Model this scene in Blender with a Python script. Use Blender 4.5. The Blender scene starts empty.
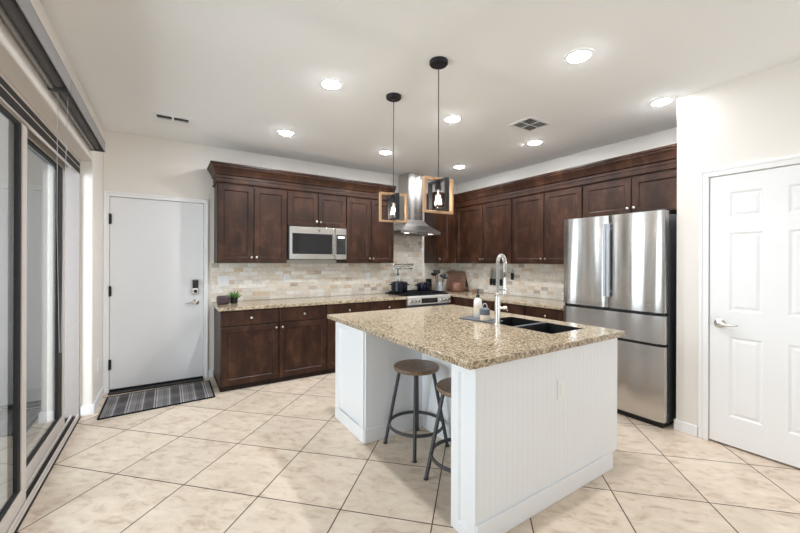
import bpy, bmesh, math, random
from mathutils import Vector, Matrix
random.seed(7)
PI = math.pi
scene = bpy.context.scene
COL = scene.collection

# ------------------------------------------------------------------ camera
CAM_YAW, CAM_ROLL, F_PX = 0.57297, 0.00363, 358.77
cd = bpy.data.cameras.new('camera')
cam = bpy.data.objects.new('camera', cd)
COL.objects.link(cam)
cd.sensor_width = 36.0
cd.lens = F_PX / 800 * 36.0
cd.shift_x = (400 - 399.72) / 800
cd.shift_y = -(266.5 - 261.44) / 800
cd.clip_start = 0.02
fw = Vector((math.sin(CAM_YAW), math.cos(CAM_YAW), 0))
rt = Vector((math.cos(CAM_YAW), -math.sin(CAM_YAW), 0))
up = Vector((0, 0, 1))
r2 = rt * math.cos(CAM_ROLL) + up * math.sin(CAM_ROLL)
u2 = -rt * math.sin(CAM_ROLL) + up * math.cos(CAM_ROLL)
cam.matrix_world = Matrix(((r2.x, u2.x, -fw.x, 0), (r2.y, u2.y, -fw.y, 0), (r2.z, u2.z, -fw.z, 1.37), (0, 0, 0, 1)))
scene.camera = cam

# ------------------------------------------------------------------ view + world
vs = scene.view_settings
vs.view_transform = 'Standard'
vs.look = 'None'
vs.gamma = 1.0
vs.use_curve_mapping = False
vs.exposure = 0.05
scene.cycles.use_denoising = True
scene.cycles.max_bounces = 10
scene.cycles.diffuse_bounces = 6
scene.cycles.glossy_bounces = 5
scene.cycles.transparent_max_bounces = 16
scene.cycles.sample_clamp_indirect = 6.0
scene.cycles.caustics_reflective = False
scene.cycles.caustics_refractive = False
world = bpy.data.worlds.new('daylight')
scene.world = world
world.use_nodes = True
wb = world.node_tree.nodes['Background']
wb.inputs[0].default_value = (0.80, 0.90, 1.0, 1)
wb.inputs[1].default_value = 1.9

# ------------------------------------------------------------------ large lights (daylight through the windows)
def area(name, loc, direction, sx, sy, power, color, spread=PI, shape='RECTANGLE'):
    L = bpy.data.lights.new(name, 'AREA')
    L.shape = shape
    L.size = sx
    if shape in ('RECTANGLE', 'ELLIPSE'):
        L.size_y = sy
    L.energy = power
    L.color = color
    L.spread = spread
    o = bpy.data.objects.new(name, L)
    COL.objects.link(o)
    o.location = loc
    o.rotation_euler = Vector(direction).to_track_quat('-Z', 'Z').to_euler()
    return o

DOWN_W = 7.6
area('window_daylight', (0.35, -2.55, 1.45), (0, 1, 0.6), 1.5, 1.9, 4, (0.90, 0.95, 1.0))
area('window_daylight', (2.55, -2.55, 1.45), (0, 1, 0.6), 1.5, 1.9, 4, (0.90, 0.95, 1.0))
area('slider_daylight', (-2.5, 2.3, 1.25), (1, 0, 0.15), 4.6, 2.2, 320, (0.85, 0.925, 1.0))

# ------------------------------------------------------------------ materials
def lin(r, g, b):
    f = lambda c: (c / 255 / 12.92) if c / 255 <= 0.04045 else ((c / 255 + 0.055) / 1.055) ** 2.4
    return (f(r), f(g), f(b), 1)

class NT:
    """small helper to wire nodes"""
    def __init__(s, name):
        s.m = bpy.data.materials.new(name)
        s.m.use_nodes = True
        s.t = s.m.node_tree
        s.b = s.t.nodes['Principled BSDF']
        s.out = s.t.nodes['Material Output']
    def n(s, typ, **kw):
        x = s.t.nodes.new(typ)
        for k, v in kw.items():
            setattr(x, k, v)
        return x
    def set(s, sock, v):
        if isinstance(v, bpy.types.NodeSocket):
            s.t.links.new(v, sock)
        else:
            sock.default_value = v
    def math(s, op, a, b=None, c=None):
        x = s.n('ShaderNodeMath', operation=op)
        s.set(x.inputs[0], a)
        if b is not None: s.set(x.inputs[1], b)
        if c is not None: s.set(x.inputs[2], c)
        return x.outputs[0]
    def pos(s, obj=False):
        if obj:
            return s.n('ShaderNodeTexCoord').outputs['Object']
        return s.n('ShaderNodeNewGeometry').outputs['Position']
    def sep(s, v):
        x = s.n('ShaderNodeSeparateXYZ')
        s.set(x.inputs[0], v)
        return x.outputs
    def comb(s, a, b, c=0.0):
        x = s.n('ShaderNodeCombineXYZ')
        for i, v in enumerate((a, b, c)):
            s.set(x.inputs[i], v)
        return x.outputs[0]
    def scale(s, v, xyz):
        x = s.n('ShaderNodeMapping')
        s.set(x.inputs['Vector'], v)
        x.inputs['Scale'].default_value = xyz
        return x.outputs[0]
    def noise(s, v, sc, det=3.0, rough=0.5, dist=0.0):
        x = s.n('ShaderNodeTexNoise')
        s.set(x.inputs['Vector'], v)
        x.inputs['Scale'].default_value = sc
        x.inputs['Detail'].default_value = det
        x.inputs['Roughness'].default_value = rough
        x.inputs['Distortion'].default_value = dist
        return x.outputs['Fac']
    def ramp(s, fac, stops, interp='LINEAR'):
        x = s.n('ShaderNodeValToRGB')
        s.set(x.inputs[0], fac)
        cr = x.color_ramp
        cr.interpolation = interp
        while len(cr.elements) < len(stops):
            cr.elements.new(0.5)
        for e, (p, c) in zip(cr.elements, stops):
            e.position = p
            e.color = c
        return x.outputs[0]
    def mix(s, fac, a, b, blend='MIX'):
        x = s.n('ShaderNodeMix', data_type='RGBA', blend_type=blend)
        s.set(x.inputs[0], fac)
        s.set(x.inputs[6], a)
        s.set(x.inputs[7], b)
        return x.outputs[2]
    def bump(s, h, strength, dist=0.01):
        x = s.n('ShaderNodeBump')
        s.set(x.inputs['Height'], h)
        x.inputs['Strength'].default_value = strength
        x.inputs['Distance'].default_value = dist
        s.t.links.new(x.outputs[0], s.b.inputs['Normal'])
    def base(s, col, rough=0.5, metal=0.0, spec=0.5, coat=0.0):
        s.set(s.b.inputs['Base Color'], col)
        s.set(s.b.inputs['Roughness'], rough)
        s.set(s.b.inputs['Metallic'], metal)
        s.b.inputs['Specular IOR Level'].default_value = spec
        s.b.inputs['Coat Weight'].default_value = coat
        return s.m

def plain(name, col, rough=0.5, metal=0.0, spec=0.5, var=0.0, sc=20.0, coat=0.0):
    m = NT(name)
    c = col
    if var:
        f = m.noise(m.pos(), sc, 3)
        lo = tuple(x * (1 - var) for x in col[:3]) + (1,)
        hi = tuple(min(1, x * (1 + var)) for x in col[:3]) + (1,)
        c = m.ramp(f, [(0.3, lo), (0.7, hi)])
    return m.base(c, rough, metal, spec, coat)

def emit(name, col, strength):
    m = NT(name)
    m.b.inputs['Base Color'].default_value = (0.9, 0.9, 0.9, 1)
    m.b.inputs['Emission Color'].default_value = col
    m.b.inputs['Emission Strength'].default_value = strength
    return m.m

def wall_mat(name, col, bs=0.06):
    m = NT(name)
    p = m.pos()
    f = m.noise(p, 1.3, 2)
    lo = tuple(x * 0.985 for x in col[:3]) + (1,)
    c = m.ramp(f, [(0.3, lo), (0.7, col)])
    m.base(c, 0.85, 0, 0.25)
    m.bump(m.noise(p, 85, 2), bs, 0.004)
    return m.m

def tile_floor():
    m = NT('travertine_floor_tile')
    p = m.sep(m.pos())
    S, OX, OY = 0.508, -0.635, 2.556
    q = math.sqrt(0.5) / S
    dx = m.math('SUBTRACT', p[0], OX)
    dy = m.math('SUBTRACT', p[1], OY)
    u = m.math('MULTIPLY', m.math('SUBTRACT', dx, dy), q)
    v = m.math('MULTIPLY', m.math('ADD', dx, dy), q)
    def edge(a):
        fr = m.math('FRACT', a)
        return m.math('MINIMUM', fr, m.math('SUBTRACT', 1.0, fr))
    d = m.math('MINIMUM', edge(u), edge(v))
    mask = m.math('SMOOTH_MIN', m.math('MULTIPLY', m.math('SUBTRACT', d, 0.0045), 260.0), 1.0, 0.05)
    mask = m.math('MAXIMUM', mask, 0.0)
    idv = m.comb(m.math('FLOOR', u), m.math('FLOOR', v))
    wn = m.n('ShaderNodeTexWhiteNoise', noise_dimensions='3D')
    m.set(wn.inputs['Vector'], idv)
    off = m.n('ShaderNodeVectorMath', operation='MULTIPLY_ADD')
    m.set(off.inputs[0], wn.outputs['Color'])
    off.inputs[1].default_value = (9, 9, 9)
    m.set(off.inputs[2], m.comb(u, v))
    vec = off.outputs[0]
    n1 = m.noise(m.scale(vec, (1.5, 2.6, 1.5)), 1.6, 5, 0.6, 0.6)
    n2 = m.noise(m.scale(vec, (2.2, 4.2, 3)), 2.2, 6, 0.62, 0.5)
    c1 = m.ramp(n1, [(0.30, lin(192, 171, 147)), (0.48, lin(215, 197, 178)), (0.68, lin(226, 211, 193))])
    c2 = m.ramp(n2, [(0.34, lin(174, 146, 122)), (0.46, lin(210, 194, 174)), (0.75, lin(232, 218, 200))])
    c = m.mix(0.55, c1, c2)
    tone = m.math('MULTIPLY_ADD', wn.outputs['Value'], 0.10, 0.93)
    c = m.mix(1.0, c, m.comb(tone, tone, tone), 'MULTIPLY')
    c = m.mix(mask, lin(66, 50, 40), c)
    rough = m.math('MULTIPLY_ADD', m.math('SUBTRACT', 1.0, mask), 0.4, 0.36)
    m.base(c, rough, 0, 0.35)
    m.bump(m.math('ADD', mask, m.math('MULTIPLY', n2, 0.15)), 0.35, 0.003)
    return m.m

def backsplash_mat():
    m = NT('split_travertine_tile')
    p = m.sep(m.pos())
    w, h = 0.104, 0.0508
    v = m.math('DIVIDE', m.math('SUBTRACT', p[2], 0.883), h)
    row = m.math('FLOOR', v)
    wr = m.n('ShaderNodeTexWhiteNoise', noise_dimensions='1D')
    m.set(wr.inputs['W'], row)
    u = m.math('ADD', m.math('DIVIDE', m.math('ADD', p[0], p[1]), w), m.math('MULTIPLY', wr.outputs['Value'], 7.0))
    col = m.math('FLOOR', u)
    def edge(a, k):
        fr = m.math('FRACT', a)
        return m.math('MULTIPLY', m.math('MINIMUM', fr, m.math('SUBTRACT', 1.0, fr)), k)
    d = m.math('MINIMUM', edge(u, w), edge(v, h))
    mask = m.math('MAXIMUM', 0.0, m.math('MINIMUM', 1.0, m.math('MULTIPLY', m.math('SUBTRACT', d, 0.0012), 900.0)))
    wn = m.n('ShaderNodeTexWhiteNoise', noise_dimensions='3D')
    m.set(wn.inputs['Vector'], m.comb(col, row, 3.0))
    rv = wn.outputs['Value']
    c = m.ramp(rv, [(0.0, lin(196, 180, 160)), (0.05, lin(214, 184, 146)), (0.11, lin(228, 215, 196)), (0.30, lin(236, 226, 211)),
                    (0.52, lin(243, 237, 227)), (0.68, lin(222, 215, 206)), (0.80, lin(250, 247, 241)), (0.965, lin(158, 138, 122))], 'CONSTANT')
    n = m.noise(m.scale(m.pos(), (22, 22, 46)), 1.0, 5, 0.7)
    c = m.mix(0.38, c, m.ramp(n, [(0.28, lin(184, 162, 136)), (0.5, lin(238, 229, 214)), (0.7, lin(252, 249, 244))]))
    c = m.mix(mask, lin(222, 214, 202), c)
    m.base(c, 0.5, 0, 0.35)
    m.bump(m.math('ADD', m.math('MULTIPLY', mask, m.math('MULTIPLY_ADD', rv, 0.5, 0.6)), m.math('MULTIPLY', n, 0.35)), 0.6, 0.005)
    return m.m

def granite_mat(name, light=1.0):
    m = NT(name)
    p = m.pos()
    n0 = m.noise(p, 7.0, 3, 0.6)
    n1 = m.noise(m.scale(p, (1, 1.6, 1)), 55.0, 4, 0.65, 0.3)
    n2 = m.noise(p, 120.0, 2, 0.6)
    vo = m.n('ShaderNodeTexVoronoi')
    m.set(vo.inputs['Vector'], m.scale(p, (1.0, 1.5, 1.0)))
    vo.inputs['Scale'].default_value = 95.0
    sp = m.sep(vo.outputs['Color'])
    c = m.ramp(n1, [(0.32, lin(70, 58, 46)), (0.44, lin(154, 134, 106)), (0.54, lin(196, 178, 148)), (0.68, lin(226, 213, 190))])
    blot = m.math('GREATER_THAN', sp[0], 0.80)
    c = m.mix(m.math('MULTIPLY', blot, 0.8), c, lin(104, 84, 64))
    dark = m.math('MULTIPLY', m.math('GREATER_THAN', sp[1], 0.80), m.math('GREATER_THAN', n2, 0.42))
    c = m.mix(m.math('MULTIPLY', dark, 0.9), c, lin(52, 44, 40))
    grey = m.math('MULTIPLY', m.math('GREATER_THAN', sp[2], 0.82), 0.55)
    c = m.mix(grey, c, lin(190, 183, 172))
    c = m.mix(0.22, c, m.ramp(n0, [(0.35, lin(170, 148, 118)), (0.65, lin(210, 194, 168))]), 'MIX')
    m.base(c, 0.10, 0, 0.5)
    return m.m

def cabinet_wood():
    m = NT('espresso_stained_wood')
    p = m.pos()
    n1 = m.noise(m.scale(p, (9, 9, 1.2)), 1.0, 5, 0.6, 0.5)
    n2 = m.noise(m.scale(p, (8, 8, 5)), 1.0, 4, 0.65, 0.4)
    c = m.ramp(n1, [(0.28, lin(30, 15, 9)), (0.5, lin(53, 31, 20)), (0.74, lin(84, 54, 38))])
    c2 = m.ramp(n2, [(0.32, lin(26, 14, 9)), (0.52, lin(55, 33, 22)), (0.72, lin(94, 62, 45))])
    m.base(m.mix(0.55, c, c2), 0.38, 0, 0.28)
    m.bump(m.noise(m.scale(p, (60, 60, 6)), 1.0, 3), 0.05, 0.002)
    return m.m

def steel_mat(name, vert=True, rough=0.24, col=(0.60, 0.585, 0.565, 1), wav=0.35):
    m = NT(name)
    p = m.pos()
    g = m.noise(m.scale(p, (260, 260, 3) if not vert else (3, 3, 300)), 1.0, 2)
    r = m.math('MULTIPLY_ADD', g, 0.10, rough - 0.05)
    m.base(col, r, 1.0)
    w = m.noise(m.scale(p, (6.0, 6.0, 0.45)), 1.0, 0, 0.4, 0.0)
    m.bump(w, wav, 0.06)
    return m.m

def wood_mat(name, a, b, rough=0.45, sc=(30, 30, 3), obj=True):
    m = NT(name)
    n1 = m.noise(m.scale(m.pos(obj), sc), 1.0, 4, 0.6, 0.8)
    m.base(m.ramp(n1, [(0.3, a), (0.7, b)]), rough, 0, 0.35)
    return m.m

def rug_mat():
    m = NT('plaid_rug')
    p = m.sep(m.pos(True))
    base = None
    def bands(a, period, stops):
        f = m.math('FRACT', m.math('DIVIDE', a, period))
        return m.ramp(f, stops, 'CONSTANT')
    K, D, G, L = lin(46, 45, 48), lin(80, 79, 83), lin(138, 135, 135), lin(200, 196, 192)
    cx_ = bands(m.math('ADD', p[0], 5.05), 0.215, [(0, K), (0.22, L), (0.27, K), (0.31, L), (0.36, G), (0.58, K), (0.61, G), (0.66, K), (0.69, G), (0.80, L), (0.84, D), (0.92, K)])
    cy_ = bands(m.math('ADD', p[1], 5.0), 0.30, [(0, D), (0.32, G), (0.38, D), (0.44, G), (0.72, K), (0.76, G), (0.82, D)])
    c = m.mix(0.36, cx_, cy_)
    n = m.noise(m.pos(True), 190, 2)
    c = m.mix(0.25, c, m.ramp(n, [(0.3, lin(40, 39, 40)), (0.7, lin(170, 167, 166))]))
    m.base(c, 0.95, 0, 0.1)
    m.bump(n, 0.4, 0.004)
    return m.m

def glass_mat(name, tint=(0.80, 0.82, 0.82, 1), ior=1.5, tr=1.0):
    m = NT(name)
    m.t.nodes.remove(m.b)
    ge = m.n('ShaderNodeNewGeometry')
    dt = m.n('ShaderNodeVectorMath', operation='DOT_PRODUCT')
    m.set(dt.inputs[0], ge.outputs['Incoming']); m.set(dt.inputs[1], ge.outputs['Normal'])
    f0 = ((ior - 1) / (ior + 1)) ** 2
    fac = m.math('MULTIPLY_ADD', m.math('POWER', m.math('SUBTRACT', 1.0, m.math('ABSOLUTE', dt.outputs['Value'])), 5.0), 1 - f0, f0)
    tp = m.n('ShaderNodeBsdfTransparent'); tp.inputs[0].default_value = tint
    gl = m.n('ShaderNodeBsdfGlossy'); gl.inputs['Roughness'].default_value = 0.01
    mx = m.n('ShaderNodeMixShader')
    m.set(mx.inputs[0], fac)
    m.t.links.new(tp.outputs[0], mx.inputs[1])
    m.t.links.new(gl.outputs[0], mx.inputs[2])
    m.t.links.new(mx.outputs[0], m.out.inputs[0])
    return m.m

M = dict(
    wall=wall_mat('wall_paint', lin(235, 230, 223)),
    ceil=wall_mat('ceiling_paint', lin(247, 247, 246), 0.04),
    white=plain('white_paint', lin(240, 240, 240), 0.42, 0, 0.4, 0.008, 3),
    island=plain('island_white_paint', lin(238, 239, 241), 0.38, 0, 0.4, 0.008, 3),
    doorw=plain('door_white_paint', lin(233, 234, 236), 0.40, 0, 0.4, 0.008, 3),
    floor=tile_floor(), splash=backsplash_mat(),
    granite=granite_mat('speckled_granite'),
    cab=cabinet_wood(),
    toe=plain('dark_toe_kick', lin(34, 20, 15), 0.6, 0, 0.3, 0.1),
    nickel=plain('brushed_nickel', (0.72, 0.69, 0.64, 1), 0.22, 1.0, 0.5, 0.03, 60),
    chrome=plain('polished_chrome', (0.80, 0.80, 0.80, 1), 0.12, 1.0, 0.5, 0.02, 40),
    steel=steel_mat('brushed_stainless', True, 0.25, (0.60, 0.58, 0.555, 1), 0.8),
    steelh=steel_mat('range_stainless', True, 0.30, (0.66, 0.645, 0.62, 1), 0.10),
    panelm=plain('bright_steel_panel', lin(206, 202, 196), 0.35, 0.4, 0.5, 0.02, 40),
    springm=plain('satin_spring_steel', lin(208, 206, 202), 0.3, 0.45, 0.5, 0.02, 60),
    msteel=steel_mat('microwave_stainless', True, 0.26, (0.45, 0.42, 0.385, 1), 0.12),
    handlem=plain('satin_handle', lin(186, 192, 200), 0.35, 0.3, 0.5, 0.02, 20),
    dsteel=plain('dark_grey_metal', lin(84, 88, 94), 0.4, 0.0, 0.5, 0.06, 30),
    black=plain('black_plastic', lin(18, 18, 19), 0.35, 0, 0.5, 0.1, 40),
    mblack=plain('matte_black_metal', lin(38, 38, 41), 0.5, 0.3, 0.4, 0.1, 40),
    bglass=plain('black_glass', lin(16, 17, 20), 0.05, 0, 0.6, 0.05, 10),
    stoolm=plain('dark_grey_steel', lin(66, 66, 69), 0.45, 0.0, 0.5, 0.08, 40),
    iron=plain('cast_iron', lin(24, 24, 26), 0.6, 0.2, 0.4, 0.15, 60),
    sinkm=plain('black_composite', lin(14, 14, 15), 0.55, 0, 0.25, 0.2, 200),
    navy=plain('navy_enamel', lin(10, 12, 30), 0.22, 0, 0.4, 0.05, 20, 0.0),
    taupe=plain('taupe_aluminium', lin(205, 197, 190), 0.42, 0.0, 0.5, 0.03, 20),
    jamb=plain('shaded_taupe_jamb', lin(158, 152, 148), 0.5, 0.0, 0.4, 0.02, 20),  # darker copy of the frame taupe, shade put into the jamb colour
    bronze=plain('gasket_and_track_shade', lin(28, 26, 25), 0.6, 0, 0.3, 0.1, 30),  # dark tone for gaskets and for painted shade in the slider tracks
    shade=plain('grey_cassette', lin(146, 144, 144), 0.5, 0.0, 0.4, 0.03, 30),
    shaded=plain('grey_shade_fabric', lin(104, 103, 105), 0.9, 0, 0.2, 0.1, 200),
    stone=plain('patio_concrete', lin(150, 146, 141), 0.85, 0, 0.2, 0.08, 6),
    stucco=plain('patio_stucco', lin(150, 146, 141), 0.9, 0, 0.2, 0.05, 30),
    rug=rug_mat(), rugedge=plain('black_binding', lin(34, 33, 35), 0.95, 0, 0.1, 0.1, 150),
    glass=glass_mat('window_glass'),
    bulb=glass_mat('clear_bulb_glass', (0.97, 0.97, 0.97, 1), 1.45),
    oak=wood_mat('light_oak', lin(160, 122, 88), lin(196, 160, 124), 0.5),
    seat=wood_mat('brown_seat_wood', lin(102, 80, 62), lin(146, 119, 97), 0.35, (14, 60, 20)),
    board=wood_mat('cutting_board_wood', lin(112, 80, 58), lin(158, 120, 92), 0.5, (8, 8, 60)),
    copper=plain('worn_copper', lin(124, 88, 72), 0.35, 0.35, 0.5, 0.25, 30),
    plant=plain('succulent_leaf', lin(86, 122, 62), 0.5, 0, 0.4, 0.35, 60),
    brownbox=plain('plum_brown_ceramic', lin(66, 50, 52), 0.35, 0, 0.5, 0.12, 30),
    slate=plain('grey_slate', lin(88, 92, 98), 0.4, 0, 0.5, 0.1, 60),
    soap=plain('white_soap_bottle', lin(232, 230, 224), 0.25, 0, 0.5, 0.02, 20),
    label=plain('grey_label', lin(96, 100, 108), 0.5, 0, 0.4, 0.05, 50),
    cream=plain('cream_wax', lin(224, 212, 196), 0.5, 0, 0.4, 0.03, 20),
    plate=plain('white_switch_plastic', lin(240, 240, 238), 0.3, 0, 0.5, 0.01, 20),
    slot=plain('dark_slot', lin(50, 48, 46), 0.6, 0, 0.3, 0.1, 30),
    grey=plain('light_grey_plastic', lin(190, 192, 194), 0.4, 0, 0.5, 0.03, 20),
    lens=emit('recessed_lens', (0.93, 0.96, 1.0, 1), 160.0),
    filament=emit('glowing_filament', (1.0, 0.90, 0.75, 1), 3.5),
    hoodlamp=emit('hood_lamp', (1.0, 0.93, 0.82, 1), 6.0),
    display=emit('display_glow', (0.35, 0.5, 0.6, 1), 0.05),
)

# ------------------------------------------------------------------ mesh building
ORG = {}
ZOFF = [0.0]

class MB:
    def __init__(s, sm=False):
        s.bm = bmesh.new()
        s.sm = sm
    def verts(s, pts):
        return [s.bm.verts.new(p) for p in pts]
    def face(s, vs):
        try:
            return s.bm.faces.new(vs)
        except ValueError:
            return None
    def box(s, x0, x1, y0, y1, z0, z1, rot=None):
        if x0 > x1: x0, x1 = x1, x0
        if y0 > y1: y0, y1 = y1, y0
        if z0 > z1: z0, z1 = z1, z0
        P = [(x, y, z) for z in (z0, z1) for y in (y0, y1) for x in (x0, x1)]
        if rot is not None:
            c = Vector(((x0 + x1) / 2, (y0 + y1) / 2, (z0 + z1) / 2))
            P = [c + rot @ (Vector(p) - c) for p in P]
        v = s.verts(P)
        for f in ((0, 2, 3, 1), (4, 5, 7, 6), (0, 1, 5, 4), (2, 6, 7, 3), (0, 4, 6, 2), (1, 3, 7, 5)):
            s.face([v[i] for i in f])
        return s
    def loft(s, rings, cap0=True, cap1=True, closed=True):
        R = [s.verts(r) for r in rings]
        n = len(R[0])
        for a, b in zip(R, R[1:]):
            for i in range(n if closed else n - 1):
                j = (i + 1) % n
                s.face([a[i], a[j], b[j], b[i]])
        if cap0: s.face(list(reversed(R[0])))
        if cap1: s.face(R[-1])
        return s
    def lathe(s, prof, c=(0, 0, 0), n=24, axis='Z', cap=True):
        rings = []
        for r, h in prof:
            ring = []
            for k in range(n):
                a = 2 * PI * k / n
                p = {'Z': (r * math.cos(a), r * math.sin(a), h), 'Y': (r * math.cos(a), h, r * math.sin(a)), 'X': (h, r * math.cos(a), r * math.sin(a))}[axis]
                ring.append((p[0] + c[0], p[1] + c[1], p[2] + c[2]))
            rings.append(ring)
        return s.loft(rings, cap, cap)
    def tube(s, pts, r, n=10, close=False):
        pts = [Vector(p) for p in pts]
        rr = r if isinstance(r, (list, tuple)) else [r] * len(pts)
        rings = []
        N = len(pts)
        prev = None
        for i, p in enumerate(pts):
            if close:
                t = (pts[(i + 1) % N] - pts[i - 1])
            else:
                t = (pts[min(i + 1, N - 1)] - pts[max(i - 1, 0)])
            t.normalize()
            if prev is None:
                a = Vector((0, 0, 1)) if abs(t.z) < 0.9 else Vector((1, 0, 0))
                u = t.cross(a).normalized()
            else:
                u = (prev - t * prev.dot(t)).normalized()
            prev = u
            w = t.cross(u)
            rings.append([p + rr[i] * (math.cos(2 * PI * k / n) * u + math.sin(2 * PI * k / n) * w) for k in range(n)])
        if close:
            R = [s.verts(q) for q in rings]
            for i in range(N):
                a, b = R[i], R[(i + 1) % N]
                for k in range(n):
                    s.face([a[k], a[(k + 1) % n], b[(k + 1) % n], b[k]])
            return s
        return s.loft(rings)
    def bar(s, p, q, w, h=None):
        """square bar from p to q"""
        p, q = Vector(p), Vector(q)
        h = h or w
        t = (q - p).normalized()
        a = Vector((0, 0, 1)) if abs(t.z) < 0.9 else Vector((0, 1, 0))
        u = t.cross(a).normalized()
        v = t.cross(u)
        ring = lambda c: [c + u * w / 2 * i + v * h / 2 * j for i, j in ((-1, -1), (1, -1), (1, 1), (-1, 1))]
        return s.loft([ring(p), ring(q)])
    def prism(s, poly, z0, z1):
        return s.loft([[(x, y, z0) for x, y in poly], [(x, y, z1) for x, y in poly]])
    def rect_rings(s, fn, u0, u1, v0, v1, steps, back=True):
        """concentric rectangles: steps = [(inset, depth)]"""
        rings = []
        for ins, d in steps:
            rings.append([fn(u0 + ins, v0 + ins, d), fn(u1 - ins, v0 + ins, d), fn(u1 - ins, v1 - ins, d), fn(u0 + ins, v1 - ins, d)])
        return s.loft(rings, back, True)
    def build(s, name, mat, parent=None, bevel=0.0, local=False, seg=2, smooth=None):
        bmesh.ops.recalc_face_normals(s.bm, faces=s.bm.faces)
        if parent is not None and not local:
            s.bm.transform(ORG[parent].inverted() @ Matrix.Translation((0, 0, ZOFF[0])))
        elif parent is None and ZOFF[0]:
            s.bm.transform(Matrix.Translation((0, 0, ZOFF[0])))
        me = bpy.data.meshes.new(name)
        s.bm.to_mesh(me)
        s.bm.free()
        me.materials.append(M[mat] if isinstance(mat, str) else mat)
        o = bpy.data.objects.new(name, me)
        COL.objects.link(o)
        if parent is not None:
            o.parent = parent
            ORG[o] = ORG[parent]
        else:
            ORG[o] = Matrix.Identity(4)
        sm = s.sm if smooth is None else smooth
        if bevel:
            b = o.modifiers.new('bevel', 'BEVEL')
            b.width = bevel
            b.segments = seg
            b.limit_method = 'ANGLE'
            b.angle_limit = math.radians(40)
        if sm:
            me.polygons.foreach_set('use_smooth', [True] * len(me.polygons))
            me.set_sharp_from_angle(angle=math.radians(38))
        return o

def tag(o, label, cat, group=None, kind=None):
    o['label'] = label
    o['category'] = cat
    if group: o['group'] = group
    if kind: o['kind'] = kind
    return o
def thing(name, loc, label, cat, group=None, rotz=0.0, kind=None):
    o = bpy.data.objects.new(name, None)
    COL.objects.link(o)
    loc = Vector(loc) + Vector((0, 0, ZOFF[0]))
    o.location = loc
    o.rotation_euler = (0, 0, rotz)
    o.empty_display_size = 0.05
    ORG[o] = Matrix.Translation(loc) @ Matrix.Rotation(rotz, 4, 'Z')
    return tag(o, label, cat, group, kind)
def struct(o, label, cat):
    return tag(o, label, cat, None, 'structure')
def copy_tree(o, parent=None):
    c = o.copy()
    COL.objects.link(c)
    if parent is not None:
        c.parent = parent
    for ch in list(o.children):
        copy_tree(ch, c)
    return c
def copy_thing(o, loc, rotz, label, group=None):
    c = copy_tree(o)
    c.location = loc
    c.rotation_euler = (0, 0, rotz)
    c['label'] = label
    if group: c['group'] = group
    return c

# ------------------------------------------------------------------ room shell
ZC, YB, XL, XP, XR, YR = 2.715, 4.745, -0.56, 3.5, 4.24, 1.24
YN = -2.7
EPS = 0.0
fl = MB(); fl.box(-0.56, 4.4, YN - 0.15, YB + 0.15, -0.12, 0.0)
fl.box(-0.86, -0.56, YN - 0.15, YB + 0.15, -0.12, 0.0)
struct(fl.build('floor', 'floor'), 'beige travertine tile floor laid on the diagonal', 'floor')
struct(MB().box(-0.86, 4.4, YN - 0.15, YB + 0.15, ZC, ZC + 0.12).build('ceiling', 'ceil'), 'flat off-white ceiling with recessed lights', 'ceiling')
w = MB()
DX0, DX1, DZ = -0.512, 0.345, 2.035     # entry door opening
w.box(-0.86, DX0, YB, YB + 0.13, 0, ZC).box(DX1, 4.4, YB, YB + 0.13, 0, ZC).box(DX0, DX1, YB, YB + 0.13, DZ, ZC)
w.box(DX0, DX1, YB + 0.10, YB + 0.13, 0, DZ)
struct(w.build('wall_back', 'wall'), 'cream back wall behind the entry door and cabinets', 'wall')
w = MB()
SY0, SY1, SZ = -0.9, 4.16, 2.245      # slider opening
w.box(-0.86, XL, SY1, YB, 0, ZC).box(-0.86, XL, YN, SY0, 0, ZC).box(-0.86, XL, SY0, SY1, SZ, ZC)
struct(w.build('wall_left', 'wall', bevel=0.012, seg=3), 'cream left wall around the sliding glass door', 'wall')
struct(MB().box(XR, XR + 0.13, YR - 0.12, YB, 0, ZC).build('wall_right', 'wall'), 'cream right wall behind the kitchen cabinets', 'wall')
PY0, PY1, PZ = 0.311, 1.031, 2.026     # pantry door opening
w = MB()
w.box(XP, XP + 0.12, PY1, YR, 0, ZC).box(XP, XP + 0.12, YN, PY0, 0, ZC).box(XP, XP + 0.12, PY0, PY1, PZ, ZC)
w.box(XP + 0.09, XP + 0.12, PY0, PY1, 0, PZ)
w.box(XP + 0.12, XR, YR - 0.12, YR, 0, ZC)
struct(w.build('wall_pantry', 'wall'), 'bright cream wall around the white pantry door', 'wall')
w = MB()
for a, b in ((-0.86, -0.42), (1.12, 1.78), (3.32, 3.62)):
    w.box(a, b, YN - 0.12, YN, 0, ZC)
for a, b in ((-0.42, 1.12), (1.78, 3.32)):
    w.box(a, b, YN - 0.12, YN, 0, 0.45).box(a, b, YN - 0.12, YN, 2.45, ZC)
struct(w.build('wall_front', 'wall'), 'cream wall behind the viewer with two tall windows', 'wall')
for k, (a, b) in enumerate(((-0.42, 1.12), (1.78, 3.32))):
    f = MB()
    f.box(a, a + 0.05, YN - 0.09, YN - 0.03, 0.45, 2.45).box(b - 0.05, b, YN - 0.09, YN - 0.03, 0.45, 2.45)
    f.box(a + 0.05, b - 0.05, YN - 0.09, YN - 0.03, 0.45, 0.50).box(a + 0.05, b - 0.05, YN - 0.09, YN - 0.03, 2.40, 2.45)
    f.box((a + b) / 2 - 0.02, (a + b) / 2 + 0.02, YN - 0.085, YN - 0.035, 0.5, 2.4)
    o = struct(f.build('window_%d' % (k + 1), 'white'), 'tall white framed window behind the viewer', 'window')

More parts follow.
